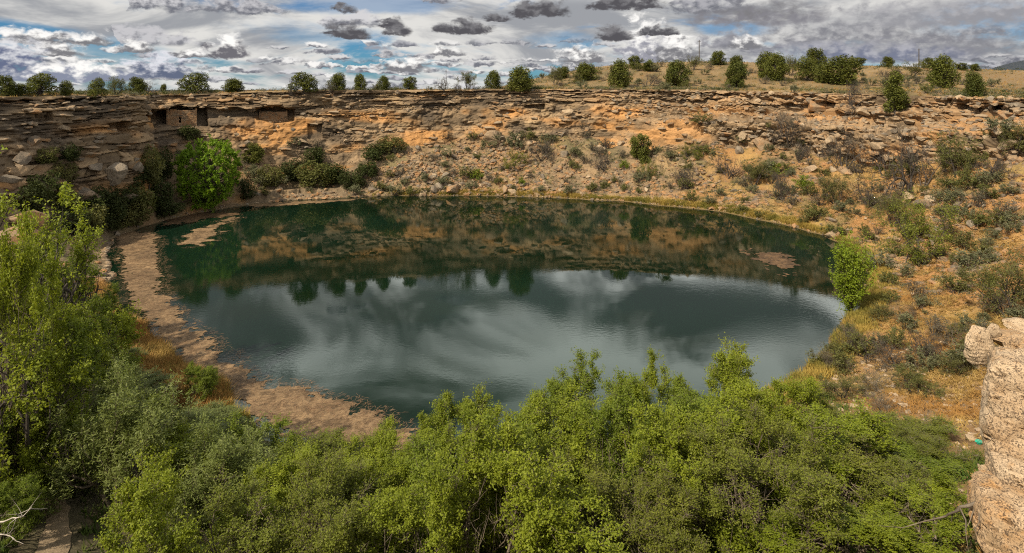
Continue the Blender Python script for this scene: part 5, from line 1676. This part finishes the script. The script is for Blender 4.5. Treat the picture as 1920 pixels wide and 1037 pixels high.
# ------------------------------------------------------------------ uncountable cover: dry grass, sedge, green ground cover, rubble, crest scrub
def tufts(name, pts, mat, hgt, n_blade, seed, lean=0.5, width=0.035):
    r = np.random.default_rng(seed)
    P = np.repeat(np.asarray(pts, float), n_blade, 0); n = len(P)
    H = np.repeat(hgt * r.uniform(0.5, 1.3, len(pts)), n_blade)
    P = P + np.concatenate([r.normal(0, 0.10, (n, 2)) * (H / hgt)[:, None], np.full((n, 1), -0.02)], 1)
    a = r.uniform(0, 6.283, n); ln = lean * r.uniform(0.2, 1.0, n)
    d = np.stack([np.cos(a) * ln, np.sin(a) * ln, np.ones(n)], 1); d /= np.linalg.norm(d, axis=1)[:, None]
    w = np.stack([-np.sin(a), np.cos(a), 0 * a], 1) * (width * r.uniform(0.6, 1.3, n))[:, None]
    tip = P + d * H[:, None] + np.stack([np.cos(a) * ln, np.sin(a) * ln, -0.3 * ln], 1) * (0.35 * H)[:, None]
    V = np.stack([P - w, P + w, tip], 1).reshape(-1, 3)
    T = np.arange(n * 3).reshape(-1, 3)
    o = obj(name, mesh_np(name, V, None, T, [mat]))
    return o


def slope_points(n, keep, seed, zmin=0.12):
    """random points on the slope, weighted by keep(X, Y, Z, s)"""
    r = np.random.default_rng(seed)
    area = np.hypot(np.diff(GX, axis=1), np.diff(GY, axis=1))[:, 4:] * np.hypot(np.roll(GX, -1, 0) - GX, np.roll(GY, -1, 0) - GY)[:, 4:-1]
    X = GX[:, 4:-1]; Y = GY[:, 4:-1]; Zg = GZ[:, 4:-1]; ss = np.repeat(s[None, 4:-1], NCOL, 0)
    w = (area * keep(X, Y, Zg, ss)).ravel(); w = np.maximum(w, 0); w /= w.sum()
    i = r.choice(len(w), n, p=w)
    ci, ri = np.unravel_index(i, X.shape); ri = ri + 4
    cj = (ci + 1) % NCOL
    a = r.random(n)[:, None]; b = r.random(n)[:, None]
    q = lambda c_, r_: np.stack([GX[c_, r_], GY[c_, r_], GZ[c_, r_]], 1)
    P = (q(ci, ri) * (1 - a) + q(cj, ri) * a) * (1 - b) + (q(ci, ri + 1) * (1 - a) + q(cj, ri + 1) * a) * b
    return P[P[:, 2] > zmin]


infr = lambda X, Y: ((np.abs(X) < 0.9 * Y + 2) & (Y > 14)).astype(float)
pat = lambda X, Y, sd: sstep(-0.15, 0.35, fbm(X / 4, Y / 4, octaves=3, seed=sd))
P = slope_points(12500, lambda X, Y, Z_, ss: infr(X, Y) * (X > 8) * sstep(110, 80, Y) * (0.15 + pat(X, Y, 201)) * (1 + 1.0 * sstep(70, 45, Y)) * sstep(1.0, 0.75, ss) * np.where((Y < 34) & (X < 14), 0.05, 1), 21)
tag(tufts('dry_grass', P, M['straw'], 0.30, 10, 22, 2.4, 0.03), 'dry straw-coloured grass over the sunny slope', 'grass', kind='stuff')
P = slope_points(9000, lambda X, Y, Z_, ss: infr(X, Y) * sstep(0.10, 0.02, ss) * np.where((X < -22) & (Y > 60), 0.15, 1.0) * (X > -28) * (Y > 38), 23)
tag(tufts('sedge', P, M['sedge'], 0.55, 9, 24, 0.8), 'golden sedge fringing the water', 'grass', kind='stuff')
P = slope_points(3500, lambda X, Y, Z_, ss: infr(X, Y) * (X < -18) * (Y < 62) * (Y > 38) * sstep(0.18, 0.05, ss), 27)
tag(tufts('bank_grass', P, M['straw'], 0.7, 12, 28, 1.0), 'golden grass tussocks on the bank beside the pondweed', 'grass', kind='stuff')
P = slope_points(9000, lambda X, Y, Z_, ss: infr(X, Y) * (Y < 52) * (X < 20) * (0.3 + pat(X, Y, 207)) * (dist_poly(X, Y, PATH) > 1.0), 29)
tag(tufts('ground_cover', P, M['turf'], 0.40, 8, 30, 0.9, 0.05), 'green ground cover under the near trees', 'ground cover', kind='stuff')


def plateau_points(n, seed):
    r = np.random.default_rng(seed); out = []
    while len(out) < n:
        Y = r.uniform(60, 235) ; X = r.uniform(-0.9, 0.9) * Y
        h = BVH_P.ray_cast(Vector((X, Y, 300)), Vector((0, 0, -1)), 400)
        if h[0] is not None and h[0].z > 17: out.append(h[0][:])
    return np.array(out)


P = plateau_points(7000, 33)
tag(tufts('rim_grass', P, M['straw'], 0.35, 7, 34, 0.6, 0.05), 'dry grass over the plateau behind the rim', 'grass', kind='stuff')
# knee-high scrub between the junipers, thickest along the edge of the cliff
def scrub_mass(name, n, seed, mats, label, smin, smax, edge_only):
    r = np.random.default_rng(seed); pts = []
    while len(pts) < n:
        i = r.integers(0, NCOL)
        if not FAR[i]: continue
        d_ = abs(r.normal(0, 4)) if edge_only else r.uniform(2, 75)
        X, Y = rim[i] - nrm[i] * d_ if d_ < 12 else rim[i] + outw[i] * d_
        h = BVH_P.ray_cast(Vector((X, Y, 300)), Vector((0, 0, -1)), 400)
        if h[0] is None or h[0].z < 16.5 or abs(X) > 0.88 * Y: continue
        if vnoise(X / 5, Y / 5, seed=seed) + r.normal(0, 0.3) < 0.0: continue
        pts.append(h[0][:])
    pts = np.array(pts); S_ = r.uniform(smin, smax, n)
    k_ = 60
    q = r.normal(0, 1, (n, k_, 3)); q /= np.linalg.norm(q, axis=2)[..., None]
    q *= (r.random((n, k_, 1)) ** 0.4) * np.array([1.15, 1.15, 0.8])
    q[..., 2] = np.abs(q[..., 2]) + 0.05
    P_ = (pts[:, None, :] + q * S_[:, None, None]).reshape(-1, 3)
    LV, LQ = leaves(P_, 1, 0.06, 0.17, 0.09, r, tri=True)
    mi = np.repeat(r.integers(0, len(mats), n), k_)
    tag(obj(name, mesh_np(name, LV, None, LQ, mats, mi)), label, 'scrub', kind='stuff')


scrub_mass('rim_scrub', 700, 61, [M['dull'], M['greyscrub'], M['darkleaf'], M['sage']], 'low scrub growing along the cliff edge', 0.3, 1.15, True)
scrub_mass('plateau_scrub', 1300, 63, [M['greyscrub'], M['darkleaf'], M['dull'], M['sage']], 'low scrub dotted over the plateau and hill', 0.35, 1.0, False)
# far scrub along the hill crest, a mass of small bushes
r9 = np.random.default_rng(44)
hp = []
for x in np.arange(1010, 1915, 5.0):
    for _ in range(2):
        h = ray(x + r9.uniform(-3, 3), r9.uniform(112, 150), 'p')
        if h and 185 < h[0].y < 300: hp.append(np.array(h[0][:]))
hp = np.array(hp)
LV, LQ = leaves(np.repeat(hp, 10, 0) + r9.normal(0, 1, (len(hp) * 10, 3)) * np.array([0.9, 0.9, 0.35]) + np.array([0, 0, 0.5]), 7, 0.5, 0.30, 0.16, r9, tri=True)
tag(obj('crest_scrub', mesh_np('crest_scrub', LV, None, LQ, [M['darkleaf']])), 'dark low scrub along the hill crest', 'scrub', kind='stuff')


P = slope_points(2600, lambda X, Y, Z_, ss: infr(X, Y) * (Y > 48) * (X > -30) * sstep(0.02, 0.08, ss) * (0.15 + pat(X, Y, 231)) * (1 + sstep(80, 100, Y) + 0.6 * (X > 20)), 67)
r10 = np.random.default_rng(68); n_ = len(P); k_ = 42
q_ = r10.normal(0, 1, (n_, k_, 3)); q_ /= np.linalg.norm(q_, axis=2)[..., None]; q_ *= r10.random((n_, k_, 1)) ** 0.4; q_[..., 2] = np.abs(q_[..., 2]) * 0.8
LV, LQ = leaves((P[:, None, :] + q_ * r10.uniform(0.18, 0.72, n_)[:, None, None]).reshape(-1, 3), 1, 0.04, 0.13, 0.06, r10, tri=True)
tag(obj('slope_scrub', mesh_np('slope_scrub', LV, None, LQ, [M['sage'], M['greyscrub'], M['dull']], np.repeat(r10.integers(0, 3, n_), k_))), 'tiny scrub plants dotted over the slopes', 'scrub', kind='stuff')


def rubble(name, P, smin, smax, mats, seed, label):
    r = np.random.default_rng(seed)
    n = len(P); base, F = ICO[1]
    k_ = len(base)
    S_ = (smin + (smax - smin) * r.random(n) ** 3)[:, None, None]
    J = base[None] * (1 + 0.35 * r.normal(0, 0.6, (n, k_)))[..., None]
    a = r.uniform(0, 6.283, n); ca, sa = np.cos(a), np.sin(a)
    J = J * np.stack([r.uniform(0.8, 1.4, n), r.uniform(0.7, 1.1, n), r.uniform(0.35, 0.8, n)], 1)[:, None, :]
    JX = J[..., 0] * ca[:, None] - J[..., 1] * sa[:, None]; JY = J[..., 0] * sa[:, None] + J[..., 1] * ca[:, None]
    V = (np.stack([JX, JY, J[..., 2]], -1) * S_ + P[:, None, :]).reshape(-1, 3)
    T = (np.arange(n)[:, None, None] * k_ + F[None]).reshape(-1, 3)
    mi = np.repeat(r.integers(0, len(mats), n), len(F))
    tag(obj(name, mesh_np(name, V, None, T, mats, mi)), label, 'rubble', kind='stuff')


P = slope_points(8300, lambda X, Y, Z_, ss: infr(X, Y) * (Y > 55) * (0.08 + sstep(0.0, 0.4, fbm(X / 5, Y / 5, octaves=3, seed=211)) + 1.5 * np.exp(-((X + 8) / 13) ** 2) * (Y > 100)) * (X > -48), 51)
rubble('rubble', P, 0.09, 0.62, [M['boulder'], M['greyrock'], M['slab']], 52, 'broken stones strewn over the slopes')
# stones lying on the ledges and terraces of the cliff
dA = np.stack([CXc, CYc, CZc], -1)
e_u = np.roll(dA, -1, 0)[:, :-1] - dA[:, :-1]; e_v = dA[:, 1:] - dA[:, :-1]
nz_ = np.cross(e_u, e_v); nzl = np.linalg.norm(nz_, axis=-1) + 1e-9
flat_ = (np.abs(nz_[..., 2]) / nzl > 0.5) * nzl * FAR[:, None] * (0.25 + 1.0 * (PXc[:, :-1] > 1150))
w_ = flat_.ravel() / flat_.sum()
r11 = np.random.default_rng(71)
ii = r11.choice(len(w_), 3600, p=w_); ci, ri = np.unravel_index(ii, flat_.shape)
P = dA[ci, ri] + e_u[ci, ri] * r11.random((len(ii), 1)) + e_v[ci, ri] * r11.random((len(ii), 1))
rubble('ledge_stones', P, 0.12, 0.75, [M['slab'], M['greyrock'], M['boulder']], 72, 'broken stones lying on the cliff ledges')
P = slope_points(1200, lambda X, Y, Z_, ss: infr(X, Y) * sstep(0.05, 0.0, ss) * (Y > 60), 53, 0.02)
rubble('shore_stones', P, 0.08, 0.32, [M['boulder'], M['greyrock']], 54, 'pale stones along the waterline')
P = slope_points(1500, lambda X, Y, Z_, ss: infr(X, Y) * (X > 10) * (Y < 45), 55)
rubble('near_stones', P, 0.05, 0.30, [M['boulder'], M['outcrop']], 56, 'stones in the grass below the near outcrop')
